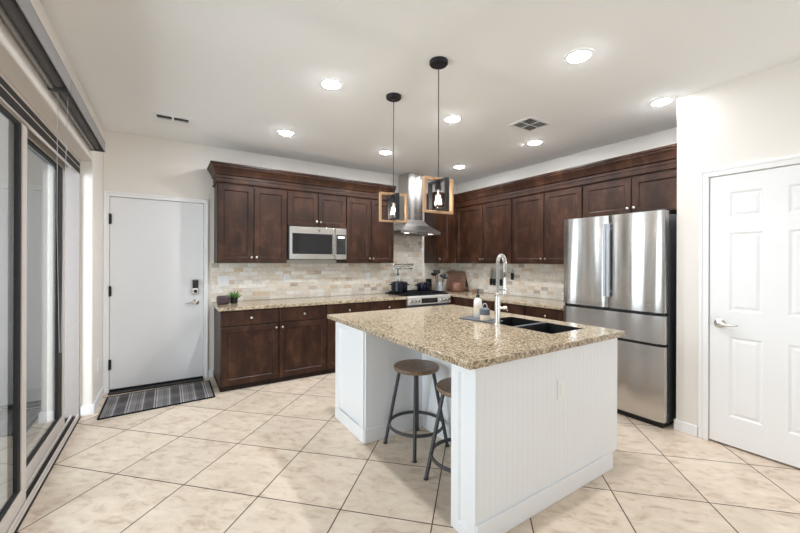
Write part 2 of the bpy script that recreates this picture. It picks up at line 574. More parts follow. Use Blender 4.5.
# tiled backsplash
b = MB()
b.box(0.428, XR, YB - 0.012, YB - 0.0005, 0.883, 1.346)
b.box(2.745, 3.528, YB - 0.012, YB - 0.0005, 1.346, 1.82)
struct(b.build('wall_tile_back', 'splash'), 'stacked travertine tile backsplash on the back wall', 'wall')
struct(MB().box(XR - 0.012, XR - 0.0005, 2.20, YB - 0.0125, 0.883, 1.346).build('wall_tile_right', 'splash'), 'stacked travertine tile backsplash on the right wall', 'wall')

# baseboards
def bb(name, boxes, label):
    m = MB()
    for q in boxes: m.box(*q)
    struct(m.build(name, 'white', bevel=0.004), label, 'baseboard')
bb('baseboard_left', [(XL, XL + 0.013, SY1 + 0.004, YB - 0.016, 0, 0.09), (-0.645, XL + 0.013, SY1 - 0.013, SY1 - 0.0005, 0, 0.09)], 'white baseboard on the short wall by the entry door')
bb('baseboard_back', [(0.398, 0.448, YB - 0.013, YB, 0, 0.09)], 'white baseboard beside the base cabinets')
bb('baseboard_pantry', [(XP - 0.013, XP, 1.095, YR + 0.013, 0, 0.085), (XP, XP + 0.08, YR, YR + 0.013, 0, 0.085)], 'white baseboard between refrigerator and pantry door')

# casings
def casing(name, fn, u0, u1, z1, wd, label, wr=None):
    m = MB()
    wr = wr or wd
    for (a, b, c, d) in ((u0 - wd, u0, 0, z1 + wd), (u1, u1 + wr, 0, z1 + wd), (u0, u1, z1, z1 + wd)):
        p, q = fn(a, c, 0), fn(b, d, 0.012)
        m.box(p[0], q[0], p[1], q[1], p[2], q[2])
    for (a, b, c, d) in ((u0 - wd, u0 - wd * 0.62, 0, z1 + wd), (u1 + wr * 0.62, u1 + wr, 0, z1 + wd), (u0 - wd * 0.62, u1 + wr * 0.62, z1 + wd * 0.62, z1 + wd)):
        p, q = fn(a, c, 0.012), fn(b, d, 0.019)
        m.box(p[0], q[0], p[1], q[1], p[2], q[2])
    return struct(m.build(name, 'white', bevel=0.003), label, 'trim')
fb = lambda u, z, d: (u, YB - d, z)
fp = lambda u, z, d: (XP - d, u, z)
casing('trim_1', fb, DX0, DX1, DZ, 0.047, 'white casing around the entry door')
casing('trim_2', fp, PY0, PY1, PZ, 0.058, 'white casing around the pantry door')

# ------------------------------------------------------------------ entry door
d2 = thing('door_2', ((DX0 + DX1) / 2, YB + 0.03, 0), 'flat white entry door with black keypad lock', 'door', kind='structure')
MB().box(DX0 + 0.003, DX1 - 0.003, YB + 0.006, YB + 0.05, 0.03, DZ - 0.003).build('door_slab', 'doorw', d2, bevel=0.002)
MB().box(DX0 + 0.003, DX1 - 0.003, YB - 0.004, YB + 0.05, 0.004, 0.03).build('door_sweep', 'black', d2)
m = MB(); m.box(DX0, DX1, YB + 0.052, YB + 0.098, 0.0, 0.02); m.build('threshold', 'bronze', d2)
MB().box(DX0 + 0.001, DX1 - 0.001, YB - 0.095, YB - 0.006, 0.0005, 0.014).build('sill_plate', 'black', d2, bevel=0.003)
for z in (1.80, 1.05, 0.29):
    m = MB(); m.box(DX0 - 0.004, DX0 + 0.018, YB - 0.014, YB + 0.006, z - 0.05, z + 0.05)
    m.lathe([(0.008, z - 0.054), (0.008, z + 0.054)], (DX0 + 0.004, YB - 0.014, 0), 10)
    m.build('hinge', 'mblack', d2)
lk = MB()
lk.box(0.228, 0.296, YB - 0.030, YB + 0.006, 0.985, 1.155)
lk = lk.build('keypad_lock', 'nickel', d2, bevel=0.012, seg=3)
MB().box(0.233, 0.291, YB - 0.036, YB - 0.0302, 1.055, 1.148).build('keypad', 'black', lk, bevel=0.004)
m = MB()
m.lathe([(0.016, -0.045), (0.02, -0.031)], (0.262, YB, 1.02), 16, 'Y')
m.build('key_cylinder', 'slot', lk)
m = MB(True)
m.lathe([(0.028, 0.006), (0.033, 0.0), (0.033, -0.008), (0.014, -0.014), (0.012, -0.045), (0.0, -0.047)], (0.268, YB, 0.895), 20, 'Y')
m.tube([(0.268, YB - 0.04, 0.895), (0.24, YB - 0.042, 0.897), (0.20, YB - 0.040, 0.889), (0.165, YB - 0.036, 0.885)], [0.011, 0.009, 0.007, 0.005], 10)
m.build('door_handle', 'nickel', d2)

# ------------------------------------------------------------------ pantry door (six raised panels)
d3 = thing('door_3', (XP + 0.02, (PY0 + PY1) / 2, 0), 'white six-panel pantry door with lever handle', 'door', kind='structure')
y0, y1 = PY0 + 0.004, PY1 - 0.004
m = MB()
m.box(XP + 0.018, XP + 0.045, y0, y1, 0.014, PZ - 0.004)
ys = [y0, 0.43, 0.61, 0.733, 0.912, y1]
ys[1] = 0.430
zs = [0.014, 0.226, 0.82, 1.011, 1.592, 1.705, 1.894, PZ - 0.004]
for a, b_ in ((0, 1), (2, 3), (4, 5)):
    m.box(XP + 0.006, XP + 0.018, ys[a], ys[b_], zs[0], zs[-1])
for c_, d_ in ((0, 1), (2, 3), (4, 5), (6, 7)):
    for a, b_ in ((1, 2), (3, 4)):
        m.box(XP + 0.006, XP + 0.018, ys[a], ys[b_], zs[c_], zs[d_])
slab = m.build('door_slab', 'white', d3)
for (z0, z1) in ((zs[1], zs[2]), (zs[3], zs[4]), (zs[5], zs[6])):
    for (a, b_) in ((ys[1], ys[2]), (ys[3], ys[4])):
        p = MB()
        p.rect_rings(lambda u, v, d: (XP + 0.018 - d, u, v), a, b_, z0, z1, [(0, 0), (0.0, 0.011), (0.012, 0.002), (0.018, 0.002), (0.036, 0.0095)], False)
        p.build('raised_panel', 'white', slab)
m = MB(True)
m.lathe([(0.030, 0.010), (0.034, 0.002), (0.033, -0.006), (0.014, -0.014), (0.012, -0.046), (0.0, -0.048)], (XP, 0.965, 0.913), 20, 'X')
m.tube([(XP - 0.04, 0.965, 0.913), (XP - 0.045, 0.94, 0.912), (XP - 0.043, 0.90, 0.908), (XP - 0.038, 0.855, 0.912)], [0.011, 0.010, 0.008, 0.006], 10)
m.build('door_handle', 'nickel', d3)
MB().box(XP - 0.002, XP + 0.02, PY1 - 0.0038, PY1 + 0.008, 0.90, 0.96).build('strike_plate', 'nickel', d3)

# ------------------------------------------------------------------ sliding glass door (left)
d1 = thing('door_1', (-0.74, 1.7, 0), 'taupe framed sliding glass door along the left wall', 'door', kind='structure')
fr = MB()
fr.box(-0.82, -0.65, SY0 + 0.001, SY0 + 0.022, 0.0, SZ - 0.001)
fr.box(-0.82, -0.65, SY0 + 0.022, SY1 - 0.022, SZ - 0.03, SZ - 0.001)
for xa, xb in ((-0.662, -0.65), (-0.708, -0.696), (-0.764, -0.752), (-0.82, -0.808)):
    fr.box(xa, xb, SY0 + 0.022, SY1 - 0.022, 0.008, 0.030)
fr.box(-0.82, -0.645, SY0 + 0.022, SY1 - 0.022, 0.0005, 0.008)
fr.build('frame', 'taupe', d1)
m = MB()
m2 = MB()
for xa, xb in ((-0.662, -0.65), (-0.708, -0.696), (-0.764, -0.752), (-0.82, -0.808)):
    dz = 0.125 if xa == -0.662 else 0.080
    m.box(xa, xb, SY0 + 0.022, SY1 - 0.022, SZ - dz, SZ - 0.0305)
    m2.box(xa - 0.001, xb + 0.001, SY0 + 0.022, SY1 - 0.022, SZ - dz - 0.006, SZ - dz - 0.0005)
m2.box(-0.6495, -0.648, SY0 + 0.022, SY1 - 0.022, SZ - 0.075, SZ - 0.069)
m.build('head_track', 'bronze', d1)  # dark colour imitates the shade under the taupe head frame
m2.build('track_lip', 'taupe', d1)
MB().box(-0.82, -0.65, SY1 - 0.022, SY1 - 0.001, 0.0, SZ - 0.001).build('jamb', 'jamb', d1)
m = MB()
for xa, xb in ((-0.696, -0.662), (-0.752, -0.708), (-0.808, -0.764)):
    m.box(xa, xb, SY0 + 0.022, SY1 - 0.022, 0.008, 0.012)
    m.box(xa, xb, SY0 + 0.022, SY1 - 0.022, SZ - 0.034, SZ - 0.030)
m.box(-0.6448, -0.636, SY0 + 0.022, SY1 - 0.022, 0.0005, 0.006)
m.build('track_groove_shade', 'bronze', d1)  # dark strips painted as shade between the track rails, plus a dark sill edge
def slider_panel(ya, yb, xc, gk=0.04):
    m = MB()
    t = 0.018
    m.box(xc - t, xc + t, ya, ya + 0.075, 0.016, SZ - 0.06).box(xc - t, xc + t, yb - 0.075, yb, 0.016, SZ - 0.06)
    m.box(xc - t, xc + t, ya + 0.075, yb - 0.075, 0.016, 0.115).box(xc - t, xc + t, ya + 0.075, yb - 0.075, SZ - 0.135, SZ - 0.06)
    p = m.build('sliding_panel', 'taupe', d1, bevel=0.002)
    g = MB()
    q = 0.012
    for a, b_, c, d in ((ya + 0.075, ya + 0.095, 0.115, SZ - 0.135), (yb - 0.075 - gk, yb - 0.075, 0.115, SZ - 0.135), (ya + 0.095, yb - 0.075 - gk, 0.115, 0.130), (ya + 0.095, yb - 0.075 - gk, SZ - 0.15, SZ - 0.135)):
        g.box(xc - q, xc + q, a, b_, c, d)
    g.build('gasket', 'bronze', p)
    MB().box(xc - 0.003, xc + 0.003, ya + 0.09, yb - 0.07 - gk, 0.125, SZ - 0.145).build('glass_pane', 'glass', p)
    return p
slider_panel(1.60, 2.825, -0.684)
slider_panel(2.72, 3.975, -0.730, 0.11)
slider_panel(0.48, 1.70, -0.730)
slider_panel(-0.87, 0.58, -0.684)
# covered patio outside
struct(MB().box(-4.2, -0.86, YN - 0.15, 6.2, -0.14, -0.02).build('floor_patio', 'stone'), 'grey concrete patio outside the sliding door', 'floor')
struct(MB().box(-4.3, -4.2, YN - 0.15, 6.2, -0.14, 1.9).build('wall_patio', 'stucco'), 'low stucco garden wall beyond the patio', 'wall')
struct(MB().box(-4.2, -0.86, 5.4, 5.5, -0.14, 2.72).build('wall_patio_screen', 'stucco'), 'added stucco screen dimming the view through the sliding door', 'wall')  # screen added to keep the view through the slider glass dim
struct(MB().box(-3.2, -0.86, YN - 0.15, 6.2, 2.72, 2.84).build('ceiling_patio', 'stucco'), 'patio cover outside the sliding door', 'ceiling')

# ------------------------------------------------------------------ roller shades over the slider
def shade(ya, yb, label, chain):
    t = thing('roller_shade', (-0.51, (ya + yb) / 2, 2.30), label, 'window shade', 'roller shades over the sliding door')
    m = MB()
    X0, X1, Z0, Z1 = -0.5595, -0.46, 2.305, 2.392
    m.box(X0, X1, ya, yb, Z1 - 0.006, Z1)
    m.box(X1 - 0.006, X1, ya, yb, Z0, Z1 - 0.006)
    m.box(X0, X0 + 0.010, ya, yb, Z0 + 0.03, Z1 - 0.006)
    m.build('cassette', 'shade', t, bevel=0.002)
    for y in (ya, yb - 0.006):
        m = MB(); m.box(X0 + 0.002, X1 - 0.007, y + 0.0005, y + 0.0055, Z0 + 0.001, Z1 - 0.007)
        m.build('end_cap', 'shaded', t)
    m = MB(True)
    m.lathe([(0.030, ya + 0.02), (0.030, yb - 0.02)], (-0.512, 0, 2.350), 20, 'Y')
    m.build('fabric_roll', 'shaded', t)
    m = MB()
    m.box(-0.546, -0.530, ya + 0.02, yb - 0.02, 2.308, 2.335)
    m.build('bottom_bar', 'shade', t, bevel=0.003)
    if chain:
        m = MB()
        yc = ya + 0.02
        m.tube([(-0.487, yc + 0.045, 2.34), (-0.51, yc + 0.08, 1.6), (-0.53, yc + 0.135, 0.825)], 0.0013, 6)
        m.tube([(-0.527, yc + 0.02, 2.34), (-0.535, yc + 0.06, 1.6), (-0.537, yc + 0.135, 0.825)], 0.0013, 6)
        m.build('pull_chain', 'grey', t)
    return t
shade(2.705, 4.0, 'grey roller shade cassette over the far half of the sliding door', True)
shade(0.75, 2.695, 'grey roller shade cassette over the near half of the sliding door', False)

# ------------------------------------------------------------------ doors, drawers, cabinets
FB = lambda Y: (lambda u, v, d: (u, Y - d, v))        # front facing the room from the back wall
FR = lambda X: (lambda u, v, d: (X - d, u, v))        # front facing the room from the right wall
def knob(fn, u, v, d, parent):
    m = MB(True)
    ax = 'Y' if fn(0, 0, 1)[1] - fn(0, 0, 0)[1] else 'X'
    c = list(fn(u, v, d))
    sgn = -1
    prof = [(0.0065, 0.0), (0.006, sgn * 0.012), (0.013, sgn * 0.016), (0.0155, sgn * 0.022), (0.012, sgn * 0.028), (0.0, sgn * 0.030)]
    m.lathe(prof, c, 14, ax)
    return m.build('knob', 'nickel', parent)
def shaker(fn, u0, u1, z0, z1, parent, name='door', kn=None, fwid=0.057):
    m = MB()
    m.rect_rings(fn, u0, u1, z0, z1, [(0, 0.001), (0, 0.018), (0.0025, 0.020), (fwid, 0.020), (fwid + 0.003, 0.0185), (fwid + 0.009, 0.011)])
    d = m.build(name, 'cab', parent)
    if kn: knob(fn, kn[0], kn[1], 0.020, d)
    return d
def slabfront(fn, u0, u1, z0, z1, parent, kn=True):
    m = MB()
    m.rect_rings(fn, u0, u1, z0, z1, [(0, 0.001), (0, 0.016), (0.004, 0.020)])
    d = m.build('drawer', 'cab', parent)
    if kn: knob(fn, (u0 + u1) / 2, (z0 + z1) / 2, 0.020, d)
    return d
def xbox(m, fn, u0, u1, z0, z1, d0, d1):
    p, q = fn(u0, z0, d0), fn(u1, z1, d1)
    m.box(p[0], q[0], p[1], q[1], p[2], q[2])
G = 0.0015
def wall_cab(fn, u0, u1, z0, z1, depth, doors, label, left_stile=0.0, right_stile=0.0, group='dark wall cabinets'):
    """doors: list of (u_from, u_to, knob side)"""
    c = fn((u0 + u1) / 2, z0, -depth / 2)
    t = thing('wall_cabinet', c, label, 'cabinet', group)
    m = MB()
    xbox(m, fn, u0 + G, u1 - G, z0, z1, -depth + 0.0135, 0)
    m.build('body', 'cab', t)
    for (a, b_, s) in doors:
        k = None
        if s is not None:
            k = ((a + 0.028) if s < 0 else (b_ - 0.028), z0 + 0.065)
        shaker(fn, a + 0.004, b_ - 0.004, z0 + 0.006, 2.218, t, 'door', k)
    return t
YU, XU = YB - 0.33, 3.93
ZU0, ZU1 = 1.346, 2.44
f = FB(YU)
wall_cab(f, 0.45, 1.212, ZU0, ZU1, 0.33, [(0.453, 0.831, 1), (0.831, 1.209, -1)], 'dark double-door wall cabinet beside the white entry door')
wall_cab(f, 1.212, 1.990, 1.800, ZU1, 0.33, [(1.215, 1.601, 1), (1.601, 1.987, -1)], 'short dark double-door cabinet above the microwave')
wall_cab(f, 1.990, 2.738, ZU0, ZU1, 0.33, [(1.993, 2.364, 1), (2.364, 2.735, -1)], 'dark double-door wall cabinet between microwave and range hood')
wall_cab(f, 3.532, 3.927, ZU0, ZU1, 0.33, [(3.545, 3.80, -1)], 'narrow dark single-door corner cabinet right of the range hood')
f = FR(XU)
wd = XR - XU
wall_cab(f, 3.262, 4.412, ZU0, ZU1, wd, [(3.807, 4.385, -1), (3.267, 3.803, 1)], 'dark double-door right-wall cabinet nearest the corner')
wall_cab(f, 2.278, 3.262, ZU0, ZU1, wd, [(2.770, 3.256, -1), (2.282, 2.766, 1)], 'dark double-door right-wall cabinet beside the refrigerator')
wall_cab(f, 1.256, 2.278, 1.85, ZU1, wd, [(1.772, 2.274, -1), (1.262, 1.768, 1)], 'short dark double-door cabinet above the refrigerator')

# crown mouldings
PROF = [(0.0, 2.236), (0.014, 2.236), (0.018, 2.243), (0.014, 2.250), (0.005, 2.252), (0.005, 2.290), (0.011, 2.293), (0.011, 2.303), (0.006, 2.306), (0.006, 2.322), (0.020, 2.330), (0.026, 2.352), (0.042, 2.386), (0.058, 2.408), (0.060, 2.424), (0.072, 2.428), (0.072, 2.448), (0.0, 2.448)]
def crown(path, label, group):
    """path: list of (point2d, outward2d) with mitred outward vectors"""
    m = MB()
    rings = []
    for (p, n) in path:
        rings.append([(p[0] + n[0] * (d + 0.0006), p[1] + n[1] * (d + 0.0006), z + 0.001) for d, z in PROF])
    m.loft(rings)
    return tag(m.build('crown_molding', 'cab'), label, 'crown molding', group)
crown([((0.45, YB - 0.001), (-1, 0)), ((0.45, YU), (-1, -1)), ((2.738, YU), (0, -1))], 'dark crown molding along the cabinets over the microwave', 'dark crown moldings')
crown([((3.532, YB - 0.001), (-1, 0)), ((3.532, YU), (-1, -1)), ((XU, YU), (-1, -1)), ((XU, 1.2565), (-1, 0))], 'dark crown molding from the corner to above the refrigerator', 'dark crown moldings')
# fill of the crown tops
def base_cab(fn, u0, u1, depth, label, door=True, kn_side=1, drawer=True, kn=True):
    t = thing('base_cabinet', fn((u0 + u1) / 2, 0, -depth / 2), label, 'cabinet', 'dark base cabinets')
    m = MB()
    xbox(m, fn, u0 + G, u1 - G, 0.055, 0.847, -depth, 0)
    m.build('body', 'cab', t)
    m = MB()
    xbox(m, fn, u0 + G, u1 - G, 0.0, 0.055, -depth, -0.016)
    m.build('toe_kick', 'toe', t)
    if drawer:
        slabfront(fn, u0 + 0.006, u1 - 0.006, 0.684, 0.838, t, kn)
    if door:
        a, b_ = u0 + 0.006, u1 - 0.006
        shaker(fn, a, b_, 0.062, 0.674, t, 'door', ((b_ - 0.028) if kn_side > 0 else (a + 0.028), 0.632))
    return t
YF, XF = 4.13, 3.61
f = FB(YF)
dp = YB - YF - 0.001
base_cab(f, 0.455, 1.047, dp, 'dark base cabinet at the end beside the entry door', True, 1)
base_cab(f, 1.047, 1.613, dp, 'dark base cabinet second from the entry door', True, -1)
base_cab(f, 1.613, 2.193, dp, 'dark base cabinet third from the entry door, partly behind the island', True, 1)
base_cab(f, 2.193, 2.774, dp, 'dark base cabinet directly left of the range', True, -1)
f = FR(XF)
dp = XR - XF - 0.001
t = thing('base_cabinet', (3.9, 4.4, 0), 'dark corner base cabinet right of the range', 'cabinet', 'dark base cabinets')
MB().box(3.548, XR - 0.001, YF + 0.06, YB - 0.001, 0, 0.847).box(3.548, XF - 0.001, YF, YF + 0.06, 0.055, 0.847).box(XF, XR - 0.001, 3.302, YF + 0.06, 0.055, 0.847).build('body', 'cab', t)
slabfront(f, 3.31, 4.09, 0.684, 0.838, t, False)
shaker(f, 3.31, 4.09, 0.062, 0.674, t, 'door', (3.34, 0.63))
MB().box(XF + 0.016, XR - 0.001, 3.302, YF + 0.058, 0, 0.055).build('toe_kick', 'toe', t)
base_cab(f, 2.800, 3.300, dp, 'dark base cabinet on the right wall behind the faucet', True, 1)
base_cab(f, 2.215, 2.800, dp, 'dark base cabinet beside the refrigerator', True, -1)

# worktops
ZOFF[0] = -0.031
m = MB(); m.box(0.434, 2.776, 4.095, YB - 0.0135, 0.8785, 0.914)
tag(m.build('countertop', 'granite', bevel=0.006), 'speckled granite countertop from the entry door to the range', 'countertop', 'granite countertops')
m = MB(); m.prism([(3.546, 4.095), (3.575, 4.095), (3.575, 2.205), (XR - 0.0135, 2.205), (XR - 0.0135, YB - 0.0135), (3.546, YB - 0.0135)], 0.8785, 0.914)
tag(m.build('countertop', 'granite', bevel=0.006), 'speckled granite countertop from the range to the refrigerator', 'countertop', 'granite countertops')

ZOFF[0] = 0.0
# ------------------------------------------------------------------ island
IX0, IX1, IY0, IY1, IT = 1.24, 2.565, 1.245, 2.955, 0.869
isl = thing('kitchen_island', (1.9, 2.1, 0), 'white beadboard kitchen island under a granite top', 'kitchen island')
m = MB()
m.box(IX0 + 0.012, IX1 - 0.08, 2.42, IY1, 0, 0.1).box(IX0 + 0.012, IX1, 2.42, IY1, 0.1, IT)
m.box(1.79, IX1 - 0.08, 1.42, 2.42, 0, 0.1)
m.box(1.79, IX1, 1.42, 1.44, 0.1, IT).box(1.79, 2.0, 1.44, 2.42, 0.1, IT).box(2.0, IX1, 1.44, 2.42, 0.1, 0.62).box(2.49, IX1, 1.44, 2.42, 0.62, IT).box(2.0, 2.46, 2.10, 2.42, 0.62, IT)
m.box(IX0 + 0.012, IX1, IY0 + 0.012, 1.42, 0.1, IT).box(IX0 + 0.012, IX1 - 0.08, IY0 + 0.012, 1.42, 0, 0.1)
m.build('body', 'island', isl)
def bead(fn, u0, u1, z0, z1, parent, pitch=0.0405, th=0.012, name='beadboard_panel'):
    """vertical grooved boards"""
    m = MB()
    n = max(1, round((u1 - u0) / pitch))
    st = (u1 - u0) / n
    prof = [(u0, th)]
    for k in range(1, n):
        c = u0 + k * st
        prof += [(c - 0.0030, th), (c - 0.001, th - 0.0010), (c + 0.001, th - 0.0010), (c + 0.0030, th)]
    prof += [(u1, th), (u1, 0.0), (u0, 0.0)]
    m.loft([[fn(u, z0, d) for u, d in prof], [fn(u, z1, d) for u, d in prof]])
    return m.build(name, 'island', parent)
fN = lambda u, v, d: (u, IY0 + 0.012 - d, v)
fL = lambda u, v, d: (IX0 + 0.012 - d, u, v)
bead(fN, IX0 + 0.013, IX1, 0.1, IT, isl)
fK = lambda u, v, d: (u, 2.42 - d, v)
bead(fK, IX0 + 0.013, 1.778, 0.0, IT, isl)
fQ = lambda u, v, d: (1.79 - d, u, v)
bead(fQ, 1.421, 2.407, 0.0, IT, isl)
def flatpanel(fn, u0, u1, z0, z1, fwid, th=0.014):
    m = MB()
    m.rect_rings(fn, u0, u1, z0, z1, [(0, 0), (0, th), (fwid, th), (fwid + 0.010, th - 0.012), (fwid + 0.014, th - 0.012)])
    return m.build('end_panel', 'island', isl)
flatpanel(fL, 2.4205, IY1, 0.0, IT, 0.075)
flatpanel(fL, IY0, 1.42, 0.0, IT, 0.052)
m = MB()
m.box(IX0 + 0.0, 2.487, IY0 - 0.014, IY0 - 0.0003, 0, 0.105)
m.build('baseboard', 'island', isl, bevel=0.004)
m = MB(); m.box(IX0 - 0.006, IX0 - 0.0003, 2.405, IY1 + 0.002, 0, 0.105); m.build('baseboard', 'island', isl, bevel=0.004)
m = MB(); m.box(IX0, 1.777, 2.394, 2.4075, 0, 0.105); m.build('baseboard', 'island', isl, bevel=0.004)
for a, b_ in ((1.27, 1.66), (1.665, 2.055), (2.06, 2.45), (2.455, 2.94)):
    m = MB()
    m.rect_rings(lambda u, v, d: (IX1 + d, u, v), a, b_, 0.12, 0.85, [(0, 0.001), (0, 0.018), (0.055, 0.018), (0.062, 0.010)])
    m.build('door', 'island', isl)

# island worktop with sink cut-out
SX0, SX1, SYa, SYb = 2.085, 2.455, 1.412, 2.055
m = MB()
o_ = [(1.165, 1.212), (2.60, 1.212), (2.60, 2.972), (1.165, 2.972)]
i_ = [(SX0, SYa), (SX1, SYa), (SX1, SYb), (SX0, SYb)]
R = [m.verts([(x, y, z) for x, y in q]) for q, z in ((o_, 0.87), (o_, 0.905), (i_, 0.905), (i_, 0.87))]
for a, b_ in ((0, 1), (1, 2), (2, 3), (3, 0)):
    for k in range(4):
        j = (k + 1) % 4
        m.face([R[a][k], R[a][j], R[b_][j], R[b_][k]])
tag(m.build('island_countertop', 'granite', bevel=0.005), 'speckled granite island worktop with black sink cut-out', 'countertop')

sk = thing('sink', (2.255, 1.73, 0.66), 'black double-bowl undermount sink in the island', 'sink')
m = MB()
zt, zb, wl = 0.8695, 0.665, 0.012
def bowl(ya, yb_):
    rings = []
    for (ins, z) in ((0.0012, 0.9035), (0.007, 0.9035), (0.010, zt - 0.02), (0.014, zb + 0.03), (0.04, zb + 0.008)):
        rings.append([(SX0 + ins, ya + ins, z), (SX1 - ins, ya + ins, z), (SX1 - ins, yb_ - ins, z), (SX0 + ins, yb_ - ins, z)])
    m.loft(rings, False, True)
bowl(SYa + 0.002, 1.700)
bowl(1.730, SYb - 0.002)
m.box(SX0 + 0.004, SX1 - 0.004, 1.697, 1.733, zt - 0.06, zt - 0.006)
m.box(SX0 - 0.03, SX1 + 0.03, SYa - 0.02, SYa - 0.002, zb + 0.1, zt)
m.box(SX0 - 0.03, SX1 + 0.03, SYb + 0.002, SYb + 0.02, zb + 0.1, zt)
m.box(SX0 - 0.03, SX0 - 0.004, SYa - 0.002, SYb + 0.002, zb + 0.1, zt)
m.box(SX1 + 0.004, SX1 + 0.03, SYa - 0.002, SYb + 0.002, zb + 0.1, zt)
m.build('bowls', 'sinkm', sk)
m = MB(True); m.box(SX0 + 0.003, SX1 - 0.003, 1.700, 1.730, zt + 0.0348, zt + 0.0368)
m.build('divider', 'slate', sk, bevel=0.003)
for y in (1.55, 1.89):
    m = MB(True); m.lathe([(0.038, zb + 0.008), (0.042, zb + 0.012), (0.03, zb + 0.012), (0.0, zb + 0.009)], (2.27, y, 0), 18)
    m.build('drain', 'chrome', sk)

# faucet
FX, FY, FZ = 2.034, 1.824, 0.905
fa = thing('kitchen_faucet', (FX, FY, FZ), 'tall polished spring-neck faucet beside the island sink', 'faucet')
m = MB(True)
m.lathe([(0.030, FZ), (0.030, FZ + 0.008), (0.021, FZ + 0.014), (0.021, FZ + 0.21), (0.017, FZ + 0.222), (0.012, FZ + 0.23)], (FX, FY, 0), 20)
m.build('body', 'nickel', fa)
az = math.radians(74)
ddx, ddy = math.sin(az), math.cos(az)
R_ = 0.060
path = [(FX, FY, FZ + 0.225 + 0.227 * k / 8) for k in range(9)]
zc = FZ + 0.452
path += [(FX + ddx * (R_ - R_ * math.cos(a)), FY + ddy * (R_ - R_ * math.cos(a)), zc + R_ * math.sin(a)) for a in [PI * k / 14 for k in range(1, 15)]]
path += [(FX + ddx * 2 * R_, FY + ddy * 2 * R_, zc - 0.14 * k / 6) for k in range(1, 7)]
m = MB(True); m.tube(path, 0.0065, 10); m.build('hose', 'dsteel', fa)
# spring coil around the hose
def coil(path, r, pitch, wire):
    P = [Vector(p) for p in path]
    L = [0]
    for a, b_ in zip(P, P[1:]): L.append(L[-1] + (b_ - a).length)
    turns = L[-1] / pitch
    out = []
    n = int(turns * 8)
    side = Vector((ddy, -ddx, 0))
    for k in range(n + 1):
        s_ = L[-1] * k / n
        i = max(j for j in range(len(L)) if L[j] <= s_ + 1e-9)
        i = min(i, len(P) - 2)
        f_ = (s_ - L[i]) / max(1e-9, L[i + 1] - L[i])
        p = P[i].lerp(P[i + 1], f_)
        t_ = (P[i + 1] - P[i]).normalized()
        n2 = t_.cross(side)
        a = 2 * PI * s_ / pitch
        out.append(p + r * (math.cos(a) * side + math.sin(a) * n2))
    m_ = MB(True)
    m_.tube(out, wire, 5)
    return m_
coil(path[:-3], 0.0115, 0.0095, 0.0032).build('spring', 'springm', fa)
ex, ey = FX + ddx * 2 * R_, FY + ddy * 2 * R_
m = MB(True); m.lathe([(0.010, zc - 0.10), (0.014, zc - 0.115), (0.015, zc - 0.20), (0.019, zc - 0.225), (0.018, zc - 0.235), (0.0, zc - 0.235)], (ex, ey, 0), 16)
m.build('spray_head', 'nickel', fa)
m = MB(True); m.tube([(FX, FY, zc - 0.195), (ex, ey, zc - 0.195)], 0.006, 8)
m.lathe([(0.019, zc - 0.205), (0.021, zc - 0.195), (0.019, zc - 0.185)], (ex, ey, 0), 14)
m.build('docking_arm', 'chrome', fa)
m = MB(True); m.tube([(FX, FY, FZ + 0.125), (FX + 0.034, FY - 0.022, FZ + 0.125), (FX + 0.036, FY - 0.023, FZ + 0.125), (FX + 0.056, FY - 0.036, FZ + 0.125)], [0.010, 0.010, 0.016, 0.015], 14)
m.build('lever', 'nickel', fa)

# soap tray and bottles
tr = MB()
a = math.radians(-80)
rm = Matrix.Rotation(a, 3, 'Z')
tr.box(2.085 - 0.160, 2.085 + 0.160, 2.045 - 0.07, 2.045 + 0.07, 0.9055, 0.917, rm)
tag(tr.build('soap_tray', 'slate', bevel=0.004), 'dark slate tray under the soap bottles by the faucet', 'tray')
bo = thing('soap_bottle', (2.135, 2.125, 0.917), 'white soap bottle with black pump on the slate tray', 'bottle')
m = MB(True)
m.lathe([(0.030, 0.9172), (0.033, 0.922), (0.033, 1.045), (0.028, 1.062), (0.014, 1.072), (0.013, 1.082)], (2.135, 2.125, 0), 20)
m.build('bottle', 'soap', bo)
m = MB(True)
m.lathe([(0.015, 1.076), (0.015, 1.098), (0.006, 1.102), (0.005, 1.128), (0.011, 1.130), (0.011, 1.142), (0.0, 1.144)], (2.135, 2.125, 0), 14)
m.tube([(2.135, 2.125, 1.137), (2.115, 2.105, 1.137), (2.102, 2.09, 1.130)], 0.004, 8)
m.build('pump', 'black', bo)
m = MB(True); m.lathe([(0.0335, 0.945), (0.0335, 1.02)], (2.135, 2.125, 0), 20, cap=False); m.build('bottle_label', 'cream', bo)
ja = thing('scrub_jar', (2.07, 1.985, 0.917), 'squat cream jar with grey band beside the soap bottle', 'jar')
m = MB(True); m.lathe([(0.035, 0.9172), (0.038, 0.922), (0.038, 0.958)], (2.07, 1.985, 0), 22); m.build('jar', 'cream', ja)
m = MB(True); m.lathe([(0.0385, 0.959), (0.0385, 1.000), (0.030, 1.010), (0.0, 1.012)], (2.07, 1.985, 0), 22); m.build('lid', 'label', ja)
m = MB(True); m.tube([(2.07 + 0.018 * math.cos(x) * 0.66, 1.985 - 0.018 * math.cos(x) * 0.75, 1.012 + 0.034 * math.sin(x)) for x in [PI * k / 10 for k in range(11)]], 0.0035, 8)
m.build('loop_handle', 'grey', ja)

